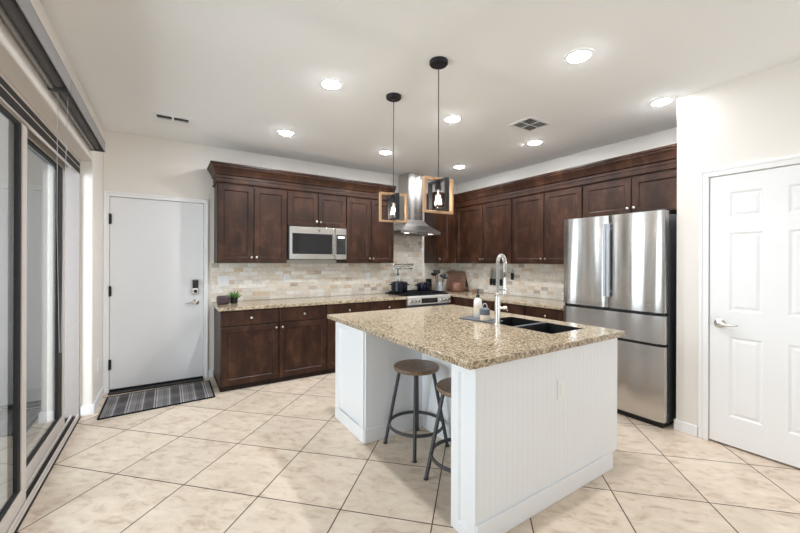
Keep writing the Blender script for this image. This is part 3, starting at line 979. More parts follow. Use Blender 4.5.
# ------------------------------------------------------------------ bar stools
def stool(loc, rotz, label):
    t = thing('bar_stool', (0, 0, 0), label, 'stool', 'round stools at the island')
    m = MB(True)
    m.lathe([(0.150, 0.566), (0.166, 0.569), (0.170, 0.578), (0.170, 0.588), (0.166, 0.595), (0.0, 0.597)], n=40)
    m.build('seat', 'seat', t, local=True)
    for k in range(4):
        a_ = PI / 4 + k * PI / 2
        c, s_ = math.cos(a_), math.sin(a_)
        m = MB()
        m.bar((0.125 * c, 0.125 * s_, 0.558), (0.232 * c, 0.232 * s_, 0.004), 0.018)
        g_ = m.build('leg', 'stoolm', t, local=True)
        m = MB(); m.box(0.232 * c - 0.012, 0.232 * c + 0.012, 0.232 * s_ - 0.012, 0.232 * s_ + 0.012, 0.0, 0.006)
        m.build('foot', 'black', g_, local=True)
    m = MB(True)
    n = 40
    rings = [[(r * math.cos(2 * PI * k / n), r * math.sin(2 * PI * k / n), z) for r, z in ((0.196, 0.150), (0.204, 0.150), (0.204, 0.172), (0.196, 0.172))] for k in range(n)]
    Rv = [m.verts(q) for q in rings]
    for i in range(n):
        A, B = Rv[i], Rv[(i + 1) % n]
        for k in range(4):
            m.face([A[k], A[(k + 1) % 4], B[(k + 1) % 4], B[k]])
    m.build('foot_ring', 'stoolm', t, local=True)
    m = MB()
    m.bar((-0.13, 0, 0.560), (0.13, 0, 0.560), 0.022, 0.010)
    m.bar((0, -0.13, 0.5595), (0, 0.13, 0.5595), 0.022, 0.010)
    m.build('seat_brace', 'stoolm', t, local=True)
    t.location = loc
    t.rotation_euler = (0, 0, rotz)
    return t
s1 = stool((1.561, 2.185, 0), math.radians(7), 'round brown stool fully visible beside the far island pier')
copy_thing(s1, (1.555, 1.668, 0), math.radians(9), 'round brown stool half hidden behind the near island pier')

# ------------------------------------------------------------------ refrigerator
FX0 = 3.392
FYa, FYb = 1.288, 2.180
fg = thing('refrigerator', (3.85, 1.74, 0), 'stainless french-door refrigerator in the alcove', 'refrigerator')
MB().box(FX0 + 0.095, 4.2, FYa + 0.004, FYb - 0.004, 0.03, 1.775).build('body', 'dsteel', fg, bevel=0.004)
def fdoor(ya, yb_, z0, z1, name, bow=0.006):
    m = MB(True)
    n = 14
    rings = []
    for k in range(n + 1):
        u = k / n
        y = ya + (yb_ - ya) * u
        e = min(1.0, min(u, 1 - u) * (yb_ - ya) / 0.016)
        x = FX0 + 0.012 * (1 - math.sqrt(max(0, 1 - (1 - e) ** 2))) + bow * (2 * u - 1) ** 2
        rings.append([(x, y, z0), (FX0 + 0.088, y, z0), (FX0 + 0.088, y, z1), (x, y, z1)])
    m.loft(rings)
    return m.build(name, 'steel', fg)
dl = fdoor(1.736, FYb, 0.952, 1.80, 'door')
dr = fdoor(FYa, 1.732, 0.952, 1.80, 'door')
dw1 = fdoor(FYa, FYb, 0.695, 0.925, 'drawer', 0.002)
dw2 = fdoor(FYa, FYb, 0.055, 0.672, 'drawer', 0.002)
for d_, y in ((dl, 1.7485), (dr, 1.7195)):
    m = MB(); m.box(FX0 - 0.034, FX0 - 0.012, y - 0.012, y + 0.012, 1.055, 1.725)
    m.box(FX0 - 0.012, FX0 + 0.008, y - 0.009, y + 0.009, 1.09, 1.12).box(FX0 - 0.012, FX0 + 0.008, y - 0.009, y + 0.009, 1.66, 1.69)
    m.build('handle', 'handlem', d_, bevel=0.003)
for d_, z in ((dw1, 0.925), (dw2, 0.672)):
    m = MB(); m.box(FX0 + 0.004, FX0 + 0.05, FYa + 0.05, FYb - 0.05, z + 0.0005, z + 0.019)
    m.build('pull_recess', 'black', d_)
m = MB(); m.box(FX0 + 0.03, FX0 + 0.094, FYa + 0.006, FYb - 0.006, 0.06, 1.79); m.build('door_gasket', 'black', fg)
for y in (FYa + 0.02, FYb - 0.08):
    m = MB(); m.box(FX0 + 0.04, FX0 + 0.12, y, y + 0.06, 1.8005, 1.812)
    m.build('hinge_cover', 'dsteel', fg, bevel=0.006)
m = MB(); m.box(FX0 + 0.04, 4.15, FYa + 0.02, FYb - 0.02, 0.0, 0.05); m.build('base_grille', 'black', fg)

# ------------------------------------------------------------------ microwave
mw = thing('microwave', (1.60, 4.55, 1.388), 'stainless over-the-range style microwave under the short cabinet', 'microwave')
MYF = 4.355
MB().box(1.226, 1.976, MYF + 0.03, YB - 0.0135, 1.392, 1.797).build('body', 'dsteel', mw)
m = MB(); m.box(1.226, 1.812, MYF, MYF + 0.03, 1.392, 1.796)
md = m.build('door', 'msteel', mw, bevel=0.004)
m = MB(); m.box(1.262, 1.775, MYF - 0.003, MYF, 1.458, 1.712); m.build('window', 'bglass', md, bevel=0.002)
m = MB(); m.box(1.782, 1.806, MYF - 0.022, MYF - 0.0005, 1.44, 1.725); m.build('handle', 'msteel', md, bevel=0.005)
m = MB(True); m.lathe([(0.013, MYF - 0.002), (0.013, MYF)], (1.60, 0, 1.754), 18, 'Y'); m.build('emblem', 'dsteel', md)
m = MB(); m.box(1.816, 1.976, MYF, MYF + 0.03, 1.392, 1.796); mc = m.build('control_panel', 'msteel', mw, bevel=0.004)
m = MB(); m.box(1.832, 1.962, MYF - 0.003, MYF, 1.458, 1.712); mk = m.build('keypad', 'bglass', mc)
m = MB(); m.box(1.85, 1.945, MYF - 0.0042, MYF - 0.003, 1.665, 1.695); m.build('display', 'display', mk)
m = MB()
for i in range(5):
    for j in range(3):
        m.box(1.848 + j * 0.036, 1.872 + j * 0.036, MYF - 0.0040, MYF - 0.003, 1.485 + i * 0.034, 1.505 + i * 0.034)
m.build('buttons', 'slot', mk)
m = MB(); m.box(1.24, 1.96, MYF + 0.035, MYF + 0.33, 1.386, 1.3915); m.build('underside_vent', 'black', mw)

# ------------------------------------------------------------------ range
ZOFF[0] = -0.031
RX0, RX1 = 2.779, 3.543
rg = thing('range', ((RX0 + RX1) / 2, 4.42, 0.031), 'stainless gas range with black cooktop and knobs', 'range')
MB().box(RX0, RX1, 4.13, YB - 0.014, 0.0315, 0.905).build('body', 'dsteel', rg)
m = MB()
m.loft([[(x, 4.085, 0.795), (x, 4.13, 0.79), (x, 4.13, 0.915), (x, 4.10, 0.893)] for x in (RX0, RX1)])
pn = m.build('control_panel', 'panelm', rg)
def onpanel(u, v, d):
    a_ = Vector((0, 4.085, 0.795)); b_ = Vector((0, 4.10, 0.893))
    t_ = (b_ - a_); n_ = Vector((0, -t_.z, t_.y)).normalized()
    p = a_ + t_ * v + n_ * d
    return (u, p.y, p.z)
m = MB()
m.rect_rings(onpanel, 3.01, 3.30, 0.16, 0.84, [(0, 0.0), (0, 0.003)])
bp = m.build('display_panel', 'bglass', pn)
for u in (2.825, 2.888, 2.951, 3.365, 3.428, 3.49):
    m = MB(True)
    c0 = Vector(onpanel(u, 0.5, 0.0)); n_ = (Vector(onpanel(u, 0.5, 1.0)) - c0)
    m.tube([c0, c0 + n_ * 0.010, c0 + n_ * 0.012, c0 + n_ * 0.038, c0 + n_ * 0.040], [0.024, 0.024, 0.019, 0.017, 0.011], 18)
    m.build('knob', 'nickel', pn)
m = MB(); m.box(RX0 + 0.004, RX1 - 0.004, 4.098, 4.13, 0.215, 0.755); od = m.build('oven_door', 'steelh', rg, bevel=0.004)
m = MB(); m.box(RX0 + 0.11, RX1 - 0.11, 4.095, 4.098, 0.30, 0.62); m.build('window', 'bglass', od)
m = MB(True); m.tube([(RX0 + 0.04, 4.055, 0.705), (RX1 - 0.04, 4.055, 0.705)], 0.011, 12)
for x in (RX0 + 0.07, RX1 - 0.07): m.tube([(x, 4.055, 0.705), (x, 4.098, 0.705)], 0.008, 8)
m.build('handle', 'steelh', od)
m = MB(); m.box(RX0 + 0.004, RX1 - 0.004, 4.098, 4.13, 0.06, 0.205); m.build('drawer', 'steelh', rg, bevel=0.004)
m = MB(); m.box(RX0 + 0.002, RX1 - 0.002, 4.128, YB - 0.016, 0.9155, 0.926); m.build('cooktop', 'iron', rg, bevel=0.004)
for i in range(3):
    x0 = RX0 + 0.03 + i * 0.237; x1 = x0 + 0.228
    m = MB()
    for y in (4.16, 4.40, 4.64):
        m.box(x0, x1, y, y + 0.012, 0.938, 0.952)
    for k in range(4):
        x = x0 + k * (x1 - x0 - 0.012) / 3
        m.box(x, x + 0.012, 4.16, 4.652, 0.938, 0.952)
    for x in (x0, x1 - 0.012):
        for y in (4.16, 4.64):
            m.box(x, x + 0.012, y, y + 0.012, 0.926, 0.938)
    m.build('grate', 'iron', rg)
for (x, y) in ((2.93, 4.28), (2.93, 4.53), (3.16, 4.40), (3.40, 4.28), (3.40, 4.53)):
    m = MB(True); m.lathe([(0.045, 0.9255), (0.045, 0.932), (0.030, 0.936), (0.0, 0.937)], (x, y, 0), 18); m.build('burner', 'mblack', rg)

ZOFF[0] = 0.0
# ------------------------------------------------------------------ range hood
hd = thing('range_hood', (3.14, 4.5, 1.745), 'stainless pyramid range hood with square chimney', 'range hood')
HX0, HX1, HY0 = 2.768, 3.480, 4.25
m = MB()
m.box(3.03, 3.30, 4.465, YB - 0.0005, 1.995, ZC - 0.0005)
m.build('chimney', 'steel', hd, bevel=0.003)
m = MB()
yb_ = YB - 0.013
rect = lambda x0, x1, y0_, z: [(x0, y0_, z), (x1, y0_, z), (x1, yb_, z), (x0, yb_, z)]
m.loft([rect(HX0, HX1, HY0, 1.778), rect(HX0, HX1, HY0, 1.818), rect(2.93, 3.37, 4.39, 1.915), rect(3.025, 3.305, 4.46, 2.0)], False, True)
m.loft([rect(HX0 + 0.003, HX1 - 0.003, HY0 + 0.003, 1.790), rect(HX0 + 0.003, HX1 - 0.003, HY0 + 0.003, 1.7905)])
m.build('canopy', 'steelh', hd)
m = MB()
for x in (2.86, 3.15):
    m.box(x, x + 0.27, 4.36, 4.70, 1.786, 1.7895)
m.build('filter', 'dsteel', hd)
for x in (2.90, 3.33):
    m = MB(True); m.lathe([(0.036, 1.7895), (0.038, 1.782), (0.028, 1.780), (0.0, 1.780)], (x, 4.305, 0), 18)
    m.build('lamp', 'hoodlamp', hd)
m = MB()
for k in range(4): m.box(3.05 + k * 0.05, 3.075 + k * 0.05, HY0 - 0.003, HY0, 1.790, 1.805)
m.build('buttons', 'mblack', hd)

# ------------------------------------------------------------------ items on the range and worktops
ZOFF[0] = -0.031
def pot(x, y, z, r, h, label, group='navy pots on the range'):
    t = thing('cooking_pot', (x, y, z), label, 'pot', group)
    m = MB(True)
    m.lathe([(r * 0.86, z), (r * 0.97, z + 0.012), (r, z + h * 0.5), (r, z + h), (r * 0.93, z + h), (r * 0.93, z + 0.02), (0.0, z + 0.012)], (x, y, 0), 30)
    m.build('pot_body', 'navy', t)
    m = MB(True)
    m.lathe([(r * 1.02, z + h + 0.001), (r * 1.02, z + h + 0.008), (r * 0.8, z + h + 0.022), (r * 0.3, z + h + 0.030), (0.0, z + h + 0.031)], (x, y, 0), 30)
    l = m.build('lid', 'navy', t)
    m = MB(True)
    m.lathe([(0.012, z + h + 0.028), (0.010, z + h + 0.040), (0.022, z + h + 0.046), (0.020, z + h + 0.056), (0.0, z + h + 0.058)], (x, y, 0), 16)
    m.build('lid_knob', 'nickel', l)
    for s_ in (-1, 1):
        m = MB(True)
        c = (0.84 * s_, -0.54 * s_)
        pts = []
        for k in range(9):
            a_ = -PI / 2 + PI * k / 8
            rr = r * 0.99 + 0.030 * math.cos(a_)
            w_ = 0.045 * math.sin(a_)
            pts.append((x + c[0] * rr - c[1] * w_, y + c[1] * rr + c[0] * w_, z + h * 0.82))
        m.tube(pts, 0.007, 8)
        m.build('handle', 'navy', t)
    return t
pot(2.872, 4.46, 0.9525, 0.122, 0.130, 'larger navy enamel pot on the left burners')
pot(3.345, 4.50, 0.9525, 0.105, 0.098, 'lower navy enamel pot on the right burners')
cn = thing('canister', (3.59, 4.69, 0.9145), 'slim black canister between the lower navy pot and the utensil crock', 'canister')
m = MB(); m.box(3.556, 3.630, 4.655, 4.722, 0.9145, 1.085); m.build('canister_body', 'black', cn, bevel=0.006)
m = MB(); m.box(3.556, 3.630, 4.655, 4.722, 1.0855, 1.115); m.build('lid', 'mblack', cn, bevel=0.006)

cr = thing('utensil_crock', (3.66, 4.47, 0.914), 'tall stainless utensil crock right of the range', 'utensil holder')
m = MB(True)
m.lathe([(0.050, 0.9142), (0.052, 0.918), (0.052, 1.075), (0.049, 1.075), (0.049, 0.925), (0.0, 0.922)], (3.66, 4.47, 0), 24)
m.build('crock_body', 'handlem', cr)
def utensil(name, dx, dy, lean, top, kind, mat, label):
    x, y = 3.66 + dx, 4.47 + dy
    p0 = Vector((x, y, 0.93)); p1 = Vector((x + lean[0], y + lean[1], top))
    t = thing(name, p0, label, 'utensil', 'utensils in the stainless crock')
    d_ = (p1 - p0)
    m = MB(True); m.tube([p0, p0 + d_ * 0.5, p0 + d_ * 0.78], [0.005, 0.006, 0.005], 8); m.build('handle', mat, t)
    q = p0 + d_ * 0.78
    m = MB(True)
    if kind == 'ladle':
        c = p1
        m.lathe([(0.0, -0.024), (0.030, -0.018), (0.048, 0.0), (0.052, 0.026), (0.049, 0.026), (0.044, 0.002), (0.0, -0.017)], (c.x, c.y, c.z - 0.03), 18)
    elif kind == 'flat':
        rr = lambda c, w_: [(c.x - w_ * 0.84, c.y + w_ * 0.54, c.z), (c.x + w_ * 0.84, c.y - w_ * 0.54, c.z), (c.x + w_ * 0.84 + 0.004, c.y - w_ * 0.54 + 0.004, c.z), (c.x - w_ * 0.84 + 0.004, c.y + w_ * 0.54 + 0.004, c.z)]
        m.loft([rr(q, 0.007), rr(q + d_ * 0.06, 0.052), rr(p1, 0.060)])
    else:
        m.tube([q, q + d_ * 0.05, q + d_ * 0.13, q + d_ * 0.20, p1], [0.006, 0.038, 0.054, 0.040, 0.010], 12)
    m.build('head', mat, t)
    return t
utensil('ladle', -0.02, 0.0, (-0.085, 0.03), 1.225, 'ladle', 'black', 'black ladle leaning left out of the crock')
utensil('spatula', 0.0, 0.02, (-0.03, 0.045), 1.27, 'flat', 'black', 'black spatula standing highest in the crock')
utensil('cooking_spoon', 0.0, -0.03, (-0.02, -0.06), 1.20, 'spoon', 'black', 'black cooking spoon low in front of the ladle')
utensil('slotted_turner', 0.02, 0.0, (0.075, -0.01), 1.20, 'flat', 'slate', 'grey turner leaning right out of the crock')
utensil('serving_spoon', 0.025, 0.02, (0.105, 0.02), 1.175, 'spoon', 'black', 'black serving spoon leaning furthest right in the crock')

# cutting board leaning in the corner
def leaning(name, cx_, cy_, wdt, h, th, tilt, rotz, mat, label, cat, rim=False):
    t = thing(name, (cx_, cy_, 0.9145), label, cat, rotz=rotz)
    m = MB()
    m.box(-wdt / 2, wdt / 2, 0, th, 0, h)
    m.bm.transform(Matrix.Translation((0, 0, th * math.sin(tilt))) @ Matrix.Rotation(-tilt, 4, 'X'))
    m.build('board', mat, t, bevel=0.008, local=True, seg=3)
    return t
cb = leaning('cutting_board', 4.105, 4.545, 0.40, 0.33, 0.022, 0.20, math.radians(-48), 'board', 'large dark wood cutting board leaning in the corner', 'cutting board')
m = MB(); m.box(0.12, 0.17, -0.002, 0.0, 0.06, 0.25); m.bm.transform(Matrix.Rotation(-0.20, 4, 'X')); m.build('dark_inlay', 'slot', cb, local=True)
kt = thing('copper_pot', (3.955, 4.404, 0.9145), 'squat copper pot in front of the cutting board', 'pot')
m = MB(True); m.lathe([(0.105, 0.9147), (0.125, 0.925), (0.132, 0.96), (0.126, 1.02), (0.118, 1.050), (0.114, 1.050), (0.120, 0.97), (0.0, 0.925)], (3.955, 4.404, 0), 30); m.build('pot_body', 'copper', kt)
m = MB(True); m.lathe([(0.120, 1.051), (0.118, 1.057), (0.08, 1.078), (0.014, 1.086), (0.011, 1.094), (0.015, 1.102), (0.0, 1.106)], (3.955, 4.404, 0), 30); m.build('lid', 'copper', kt)
m = MB(True); m.lathe([(0.030, 0.9145), (0.034, 0.92), (0.034, 0.955), (0.028, 0.962), (0.0, 0.963)], (4.10, 4.16, 0), 18)
tag(m.build('salt_cellar', 'oak'), 'small wooden salt cellar right of the cutting board', 'salt cellar')

ZOFF[0] = 0.0
# pot filler
pf = thing('pot_filler', (3.10, YB - 0.012, 1.30), 'folded wall-mounted pot filler above the range', 'faucet')
m = MB(True)
yw = YB - 0.0125
m.lathe([(0.028, yw), (0.028, yw - 0.008), (0.014, yw - 0.014), (0.012, yw - 0.05), (0.0, yw - 0.05)], (3.28, 0, 1.285), 18, 'Y')
m.build('wall_flange', 'chrome', pf)
m = MB(True); m.tube([(3.28, yw - 0.05, 1.27), (3.28, yw - 0.05, 1.318), (3.27, yw - 0.05, 1.325), (2.91, yw - 0.06, 1.325), (2.90, yw - 0.06, 1.318), (2.90, yw - 0.06, 1.26)], 0.009, 10); m.build('upper_arm', 'chrome', pf)
m = MB(True); m.tube([(2.90, yw - 0.06, 1.265), (2.91, yw - 0.075, 1.258), (3.20, yw - 0.10, 1.258), (3.21, yw - 0.10, 1.25), (3.21, yw - 0.10, 1.215)], 0.009, 10); m.build('lower_arm', 'chrome', pf)
m = MB(True); m.lathe([(0.008, 1.258), (0.009, 1.19), (0.022, 1.175), (0.022, 1.155), (0.0, 1.155)], (2.968, yw - 0.082, 0), 14); m.build('valve', 'dsteel', pf)

# magnetic knife strip with knives
ks = thing('knife_strip', (XR - 0.02, 3.72, 1.17), 'steel magnetic knife strip on the right-wall tiles', 'knife rack')
MB().box(XR - 0.030, XR - 0.0125, 3.47, 3.95, 1.20, 1.225).build('strip', 'steelh', ks, bevel=0.003)
for k, (y, L_, w_, zh, lab) in enumerate(((3.905, 0.155, 0.026, 1.09, 'wide-bladed knife furthest left on the knife strip'), (3.840, 0.15, 0.020, 1.09, 'slim knife second from the left on the knife strip'),
                                     (3.775, 0.15, 0.024, 1.09, 'knife third from the left on the knife strip, behind the faucet'), (3.710, 0.14, 0.018, 1.09, 'narrow knife fourth from the left on the knife strip'), (3.645, 0.13, 0.020, 1.09, 'knife fifth from the left on the knife strip'), (3.50, 0.05, 0.014, 1.19, 'short black-handled knife alone at the right end of the knife strip'))):
    t = thing('kitchen_knife', (XR - 0.033, y, 1.10), lab, 'knife', 'knives on the wall strip')
    m = MB()
    zb_ = zh + 0.02
    xk = XR - 0.0335
    pts = [(y - w_, zb_), (y + w_, zb_), (y + w_, zb_ + L_ * 0.7), (y - w_ * 0.6, zb_ + L_ + 0.02), (y - w_, zb_ + L_)]
    m.loft([[(xk, a_, b_) for a_, b_ in pts], [(xk + 0.003, a_, b_) for a_, b_ in pts]])
    m.build('blade', 'steelh', t)
    m = MB(); m.box(xk - 0.008, xk + 0.010, y - 0.024, y + 0.022, zh - 0.08, zb_ - 0.0005); m.build('handle', 'black', t, bevel=0.004)

# dark box and succulent at the counter end
ZOFF[0] = -0.031
bx = MB(True)
bx.box(0.452, 0.582, 4.39, 4.49, 0.9145, 1.012)
tag(bx.build('speaker_box', 'brownbox', bevel=0.022, seg=4), 'dark plum-brown rounded box at the counter end', 'box')
sp = thing('potted_succulent', (0.636, 4.50, 0.914), 'small green succulent in a black pot beside the brown box', 'plant')
m = MB(True); m.lathe([(0.030, 0.9143), (0.040, 0.918), (0.042, 0.985), (0.038, 0.985), (0.036, 0.972), (0.0, 0.970)], (0.636, 4.50, 0), 20)
m.build('plant_pot', 'black', sp)
m = MB(True)
for k in range(16):
    a_ = k * 2.4
    el = 0.35 + 0.9 * (k / 16)
    L_ = 0.085 + 0.02 * random.random()
    d_ = Vector((math.cos(a_) * math.cos(el), math.sin(a_) * math.cos(el), math.sin(el)))
    p = Vector((0.636, 4.50, 0.965))
    m.tube([p, p + d_ * L_ * 0.3, p + d_ * L_ * 0.6, p + d_ * L_ + Vector((0, 0, 0.012))], [0.005, 0.010, 0.009, 0.001], 6)
m.build('leaves', 'plant', sp)

ZOFF[0] = 0.0
# ------------------------------------------------------------------ switches and outlets
def plate(fn, u0, u1, z0, z1, label, kind, name='wall_outlet', cat='outlet', d0=0.0):
    t = thing(name, fn((u0 + u1) / 2, (z0 + z1) / 2, d0), label, cat)
    m = MB(); m.rect_rings(fn, u0, u1, z0, z1, [(0, d0 + 0.0003), (0, d0 + 0.004), (0.003, d0 + 0.006)]); m.build('cover_plate', 'plate', t)
    n = len(kind)
    for k, c in enumerate(kind):
        uc = u0 + (u1 - u0) * (k + 0.5) / n
        zc_ = (z0 + z1) / 2
        m = MB(); m.rect_rings(fn, uc - 0.017, uc + 0.017, zc_ - 0.033, zc_ + 0.033, [(0, d0 + 0.0061), (0, d0 + 0.0085), (0.002, d0 + 0.0095)])
        r = m.build('rocker' if c == 's' else 'receptacle', 'white', t)
        if c == 'o':
            m = MB()
            for dz in (-0.017, 0.017):
                for du in (-0.006, 0.006):
                    xbox(m, fn, uc + du - 0.001, uc + du + 0.001, zc_ + dz - 0.005, zc_ + dz + 0.005, d0 + 0.0095, d0 + 0.0100)
            m.build('slots', 'slot', r)
    return t
fbk = lambda u, v, d: (u, YB - 0.0122 - d, v)
plate(fbk, 0.497, 0.617, 1.07, 1.19, 'white double switch plate on the tiles above the brown box', 'ss', 'light_switch', 'light switch')
plate(fbk, 1.262, 1.334, 1.09, 1.206, 'white outlet on the tiles left of the microwave', 'o')
plate(fbk, 2.452, 2.524, 1.085, 1.20, 'white outlet on the tiles left of the range', 'o')
plate(lambda u, v, d: (u, IY0 - 0.0002 - d, v), 1.885, 1.957, 0.575, 0.69, 'white outlet on the near beadboard face of the island', 's')
plate(lambda u, v, d: (XL + d, u, v), 4.37, 4.44, 0.32, 0.435, 'white outlet low on the wall left of the entry door', 'o')

# ------------------------------------------------------------------ rug
rgx = thing('door_mat', (-0.055, 4.30, 0.0), 'grey plaid mat in front of the white entry door', 'rug')
m = MB(); m.prism([(-0.50, 3.985), (0.392, 4.030), (0.392, 4.60), (-0.50, 4.575)], 0.001, 0.009); m.build('mat', 'rug', rgx)
m = MB()
for (a, b_) in (((-0.505, 3.985), (0.397, 4.030)), ((0.394, 4.030), (0.394, 4.602)), ((0.397, 4.600), (-0.505, 4.575)), ((-0.502, 4.575), (-0.502, 3.985))):
    m.bar((a[0], a[1], 0.006), (b_[0], b_[1], 0.006), 0.014, 0.010)
m.build('binding', 'rugedge', rgx)

# ------------------------------------------------------------------ ceiling fixtures
def downlight():
    t = thing('recessed_light', (0, 0, 0), '', 'ceiling light', 'recessed ceiling lights')
    m = MB(True); m.lathe([(0.088, -0.0005), (0.086, -0.006), (0.069, -0.0085), (0.066, -0.003)], n=32, cap=False); m.build('trim_ring', 'white', t, local=True)
    m = MB(True); m.lathe([(0.066, -0.0012), (0.065, -0.005), (0.054, -0.013), (0.035, -0.0185), (0.015, -0.021), (0.0, -0.0215)], n=32); m.build('lens', 'lens', t, local=True)
    return t
LX, LY = (1.035, 2.245, 3.46), (1.335, 2.57, 3.81)
names = {(0, 1): 'recessed ceiling light well left of both pendants, halfway to the entry door', (0, 2): 'recessed ceiling light nearest the entry door',
         (1, 2): 'recessed ceiling light just left of the far pendant cord', (1, 1): 'recessed ceiling light just right of the near pendant cord',
         (2, 2): 'smallest recessed ceiling light, right above the corner cabinets', (2, 1): 'recessed ceiling light just beyond the square ceiling vent',
         (1, 0): 'largest recessed ceiling light, over the near end of the island', (2, 0): 'recessed ceiling light in front of the refrigerator beside the pantry wall'}
first = None
for (i, j), lab in names.items():
    loc = (LX[i], LY[j], ZC)
    if first is None:
        first = downlight(); first.location = loc; first['label'] = lab
    else:
        copy_thing(first, loc, 0, lab)
for i in range(3):
    for j in range(3):
        area('downlight_glow', (LX[i], LY[j], ZC - 0.0225), (0, 0, -1), 0.09, 0.13, DOWN_W, (0.93, 0.96, 1.0), PI, 'DISK')

def vent(x0, x1, y0_, y1_, label, four):
    cx_, cy_ = (x0 + x1) / 2, (y0_ + y1_) / 2
    t = thing('ceiling_vent', (cx_, cy_, ZC), label, 'vent', 'ceiling vents')
    m = MB()
    fwid = 0.03
    z0, z1 = ZC - 0.009, ZC - 0.0005
    m.box(x0, x1, y0_, y0_ + fwid, z0, z1).box(x0, x1, y1_ - fwid, y1_, z0, z1)
    m.box(x0, x0 + fwid, y0_ + fwid, y1_ - fwid, z0, z1).box(x1 - fwid, x1, y0_ + fwid, y1_ - fwid, z0, z1)
    m.build('frame', 'white', t, bevel=0.002)
    MB().box(x0 + fwid, x1 - fwid, y0_ + fwid, y1_ - fwid, ZC - 0.0025, ZC - 0.0005).build('duct_shade', 'slot', t)  # dark plate stands in for the shade behind the louvers
    m = MB()
    xi, xj, yi, yj = x0 + fwid, x1 - fwid, y0_ + fwid, y1_ - fwid
    def slat(a, b_, n_):
        m.bar(a, b_, 0.014, 0.0012)
    if four:
        xm, ym = cx_, cy_
        quads = [(xi, xm, yi, ym, 0, 1), (xm, xj, yi, ym, 1, -1), (xi, xm, ym, yj, 1, -1), (xm, xj, ym, yj, 0, 1)]
        m.box(xm - 0.004, xm + 0.004, yi, yj, z0, ZC - 0.003).box(xi, xj, ym - 0.004, ym + 0.004, z0, ZC - 0.003)
    else:
        m.box(xi, xj, cy_ + 0.012, yj, ZC - 0.0085, ZC - 0.003)
        quads = [(xi, cx_ - 0.006, cy_ - 0.03, cy_ + 0.012, 1, 1), (cx_ + 0.006, xj, cy_ - 0.03, cy_ + 0.012, 1, 1)]
        m.box(cx_ - 0.008, cx_ + 0.008, yi, yj, z0 - 0.004, ZC - 0.003)
    for (a, b_, c, d, ax, sg) in quads:
        n_ = 5 if four else 7
        for k in range(n_):
            f_ = (k + 0.5) / n_
            tilt = Matrix.Rotation(math.radians(38) * sg, 3, 'X' if ax == 0 else 'Y')
            if ax == 0:
                y = c + (d - c) * f_
                m.box(a, b_, y - 0.009, y + 0.009, ZC - 0.0085, ZC - 0.0073, tilt)
            else:
                x = a + (b_ - a) * f_
                m.box(x - 0.008, x + 0.008, c, d, ZC - 0.0085, ZC - 0.0073, tilt)
    m.build('louvers', 'white', t)
    return t
vent(-0.125, 0.19, 3.93, 4.185, 'two-section white ceiling vent near the entry door', False)
vent(2.80, 3.125, 2.125, 2.39, 'square four-way white ceiling vent over the island aisle', True)

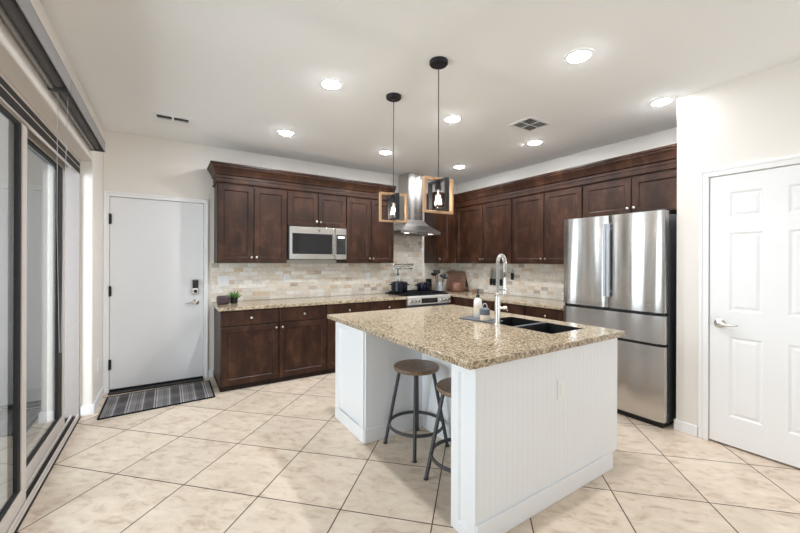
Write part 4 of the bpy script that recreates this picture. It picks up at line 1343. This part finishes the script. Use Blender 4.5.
# ------------------------------------------------------------------ pendants
def pendant(x, y, ztop, rot, label):
    t = thing('pendant_lamp', (x, y, ZC), label, 'pendant light', 'pendants over the island', rot)
    m = MB(True); m.lathe([(0.062, -0.0005), (0.062, -0.018), (0.056, -0.026), (0.012, -0.028), (0.008, -0.04), (0.0, -0.04)], n=32); m.build('canopy', 'mblack', t, local=True)
    zt = ztop - ZC
    m = MB(True); m.tube([(0, 0, -0.035), (0, 0, zt - 0.03)], 0.0032, 8); m.build('cord', 'black', t, local=True)
    S, th, dpt = 0.238, 0.015, 0.028
    m = MB()
    h = S / 2
    m.box(-h, -h + th, -dpt / 2, dpt / 2, zt - S, zt).box(h - th, h, -dpt / 2, dpt / 2, zt - S, zt)
    m.box(-h + th, h - th, -dpt / 2, dpt / 2, zt - th, zt).box(-h + th, h - th, -dpt / 2, dpt / 2, zt - S, zt - S + th)
    m.build('wood_frame', 'oak', t, bevel=0.002, local=True)
    B, tb, db = 0.205, 0.014, 0.030
    k = B / 2
    m = MB()
    za, zb_ = zt - th - 0.0005, zt - S + th + 0.0005
    m.box(-db / 2, db / 2, -k, -k + tb, zb_, za).box(-db / 2, db / 2, k - tb, k, zb_, za)
    m.box(-db / 2, db / 2, -k + tb, k - tb, za - tb, za).box(-db / 2, db / 2, -k + tb, k - tb, zb_, zb_ + tb)
    m.build('metal_frame', 'mblack', t, bevel=0.0015, local=True)
    zs_ = za - tb
    m = MB(True); m.lathe([(0.010, zs_ - 0.0005), (0.022, zs_ - 0.004), (0.022, zs_ - 0.052), (0.016, zs_ - 0.056), (0.0, zs_ - 0.056)], n=18); m.build('socket', 'mblack', t, local=True)
    m = MB(True)
    zb2 = zs_ - 0.0565
    m.lathe([(0.012, zb2), (0.015, zb2 - 0.012), (0.024, zb2 - 0.035), (0.034, zb2 - 0.062), (0.036, zb2 - 0.080), (0.028, zb2 - 0.102), (0.012, zb2 - 0.116), (0.0, zb2 - 0.118)], n=24)
    bl = m.build('bulb', 'bulb', t, local=True)
    m = MB(True)
    pts = []
    for q in range(17):
        a_ = 2 * PI * q / 16
        rr = 0.013 if q % 2 else 0.024
        zz = zb2 - (0.030 if q % 2 else 0.092)
        pts.append((rr * math.cos(a_), rr * math.sin(a_), zz))
    m.tube(pts, 0.0009, 6)
    m.tube([(0, 0, zb2 - 0.001), (0, 0, zb2 - 0.05)], 0.003, 6)
    m.build('filament', 'filament', bl, local=True)
    return t
def az_rot(x, y, a):
    # wood frame direction = right*cos(a) + view*sin(a)
    th = math.atan2(x, y)
    v = (math.sin(th), math.cos(th)); r = (math.cos(th), -math.sin(th))
    d = (r[0] * math.cos(a) + v[0] * math.sin(a), r[1] * math.cos(a) + v[1] * math.sin(a))
    return math.atan2(d[1], d[0])
P1, P2 = (1.536, 2.480), (1.522, 1.885)
pendant(P1[0], P1[1], 1.926, az_rot(*P1, math.radians(20)), 'wood and black cage pendant with the shorter-looking cord, over the far half of the island')
pendant(P2[0], P2[1], 1.932, az_rot(*P2, math.radians(36)), 'wood and black cage pendant nearer the viewer, right of its twin')
for (x, y) in (P1, P2):
    L = bpy.data.lights.new('pendant_glow', 'POINT'); L.energy = 1.5; L.color = (1, 0.92, 0.82); L.shadow_soft_size = 0.006
    o = bpy.data.objects.new('pendant_glow', L); COL.objects.link(o); o.location = (x, y, 1.775)
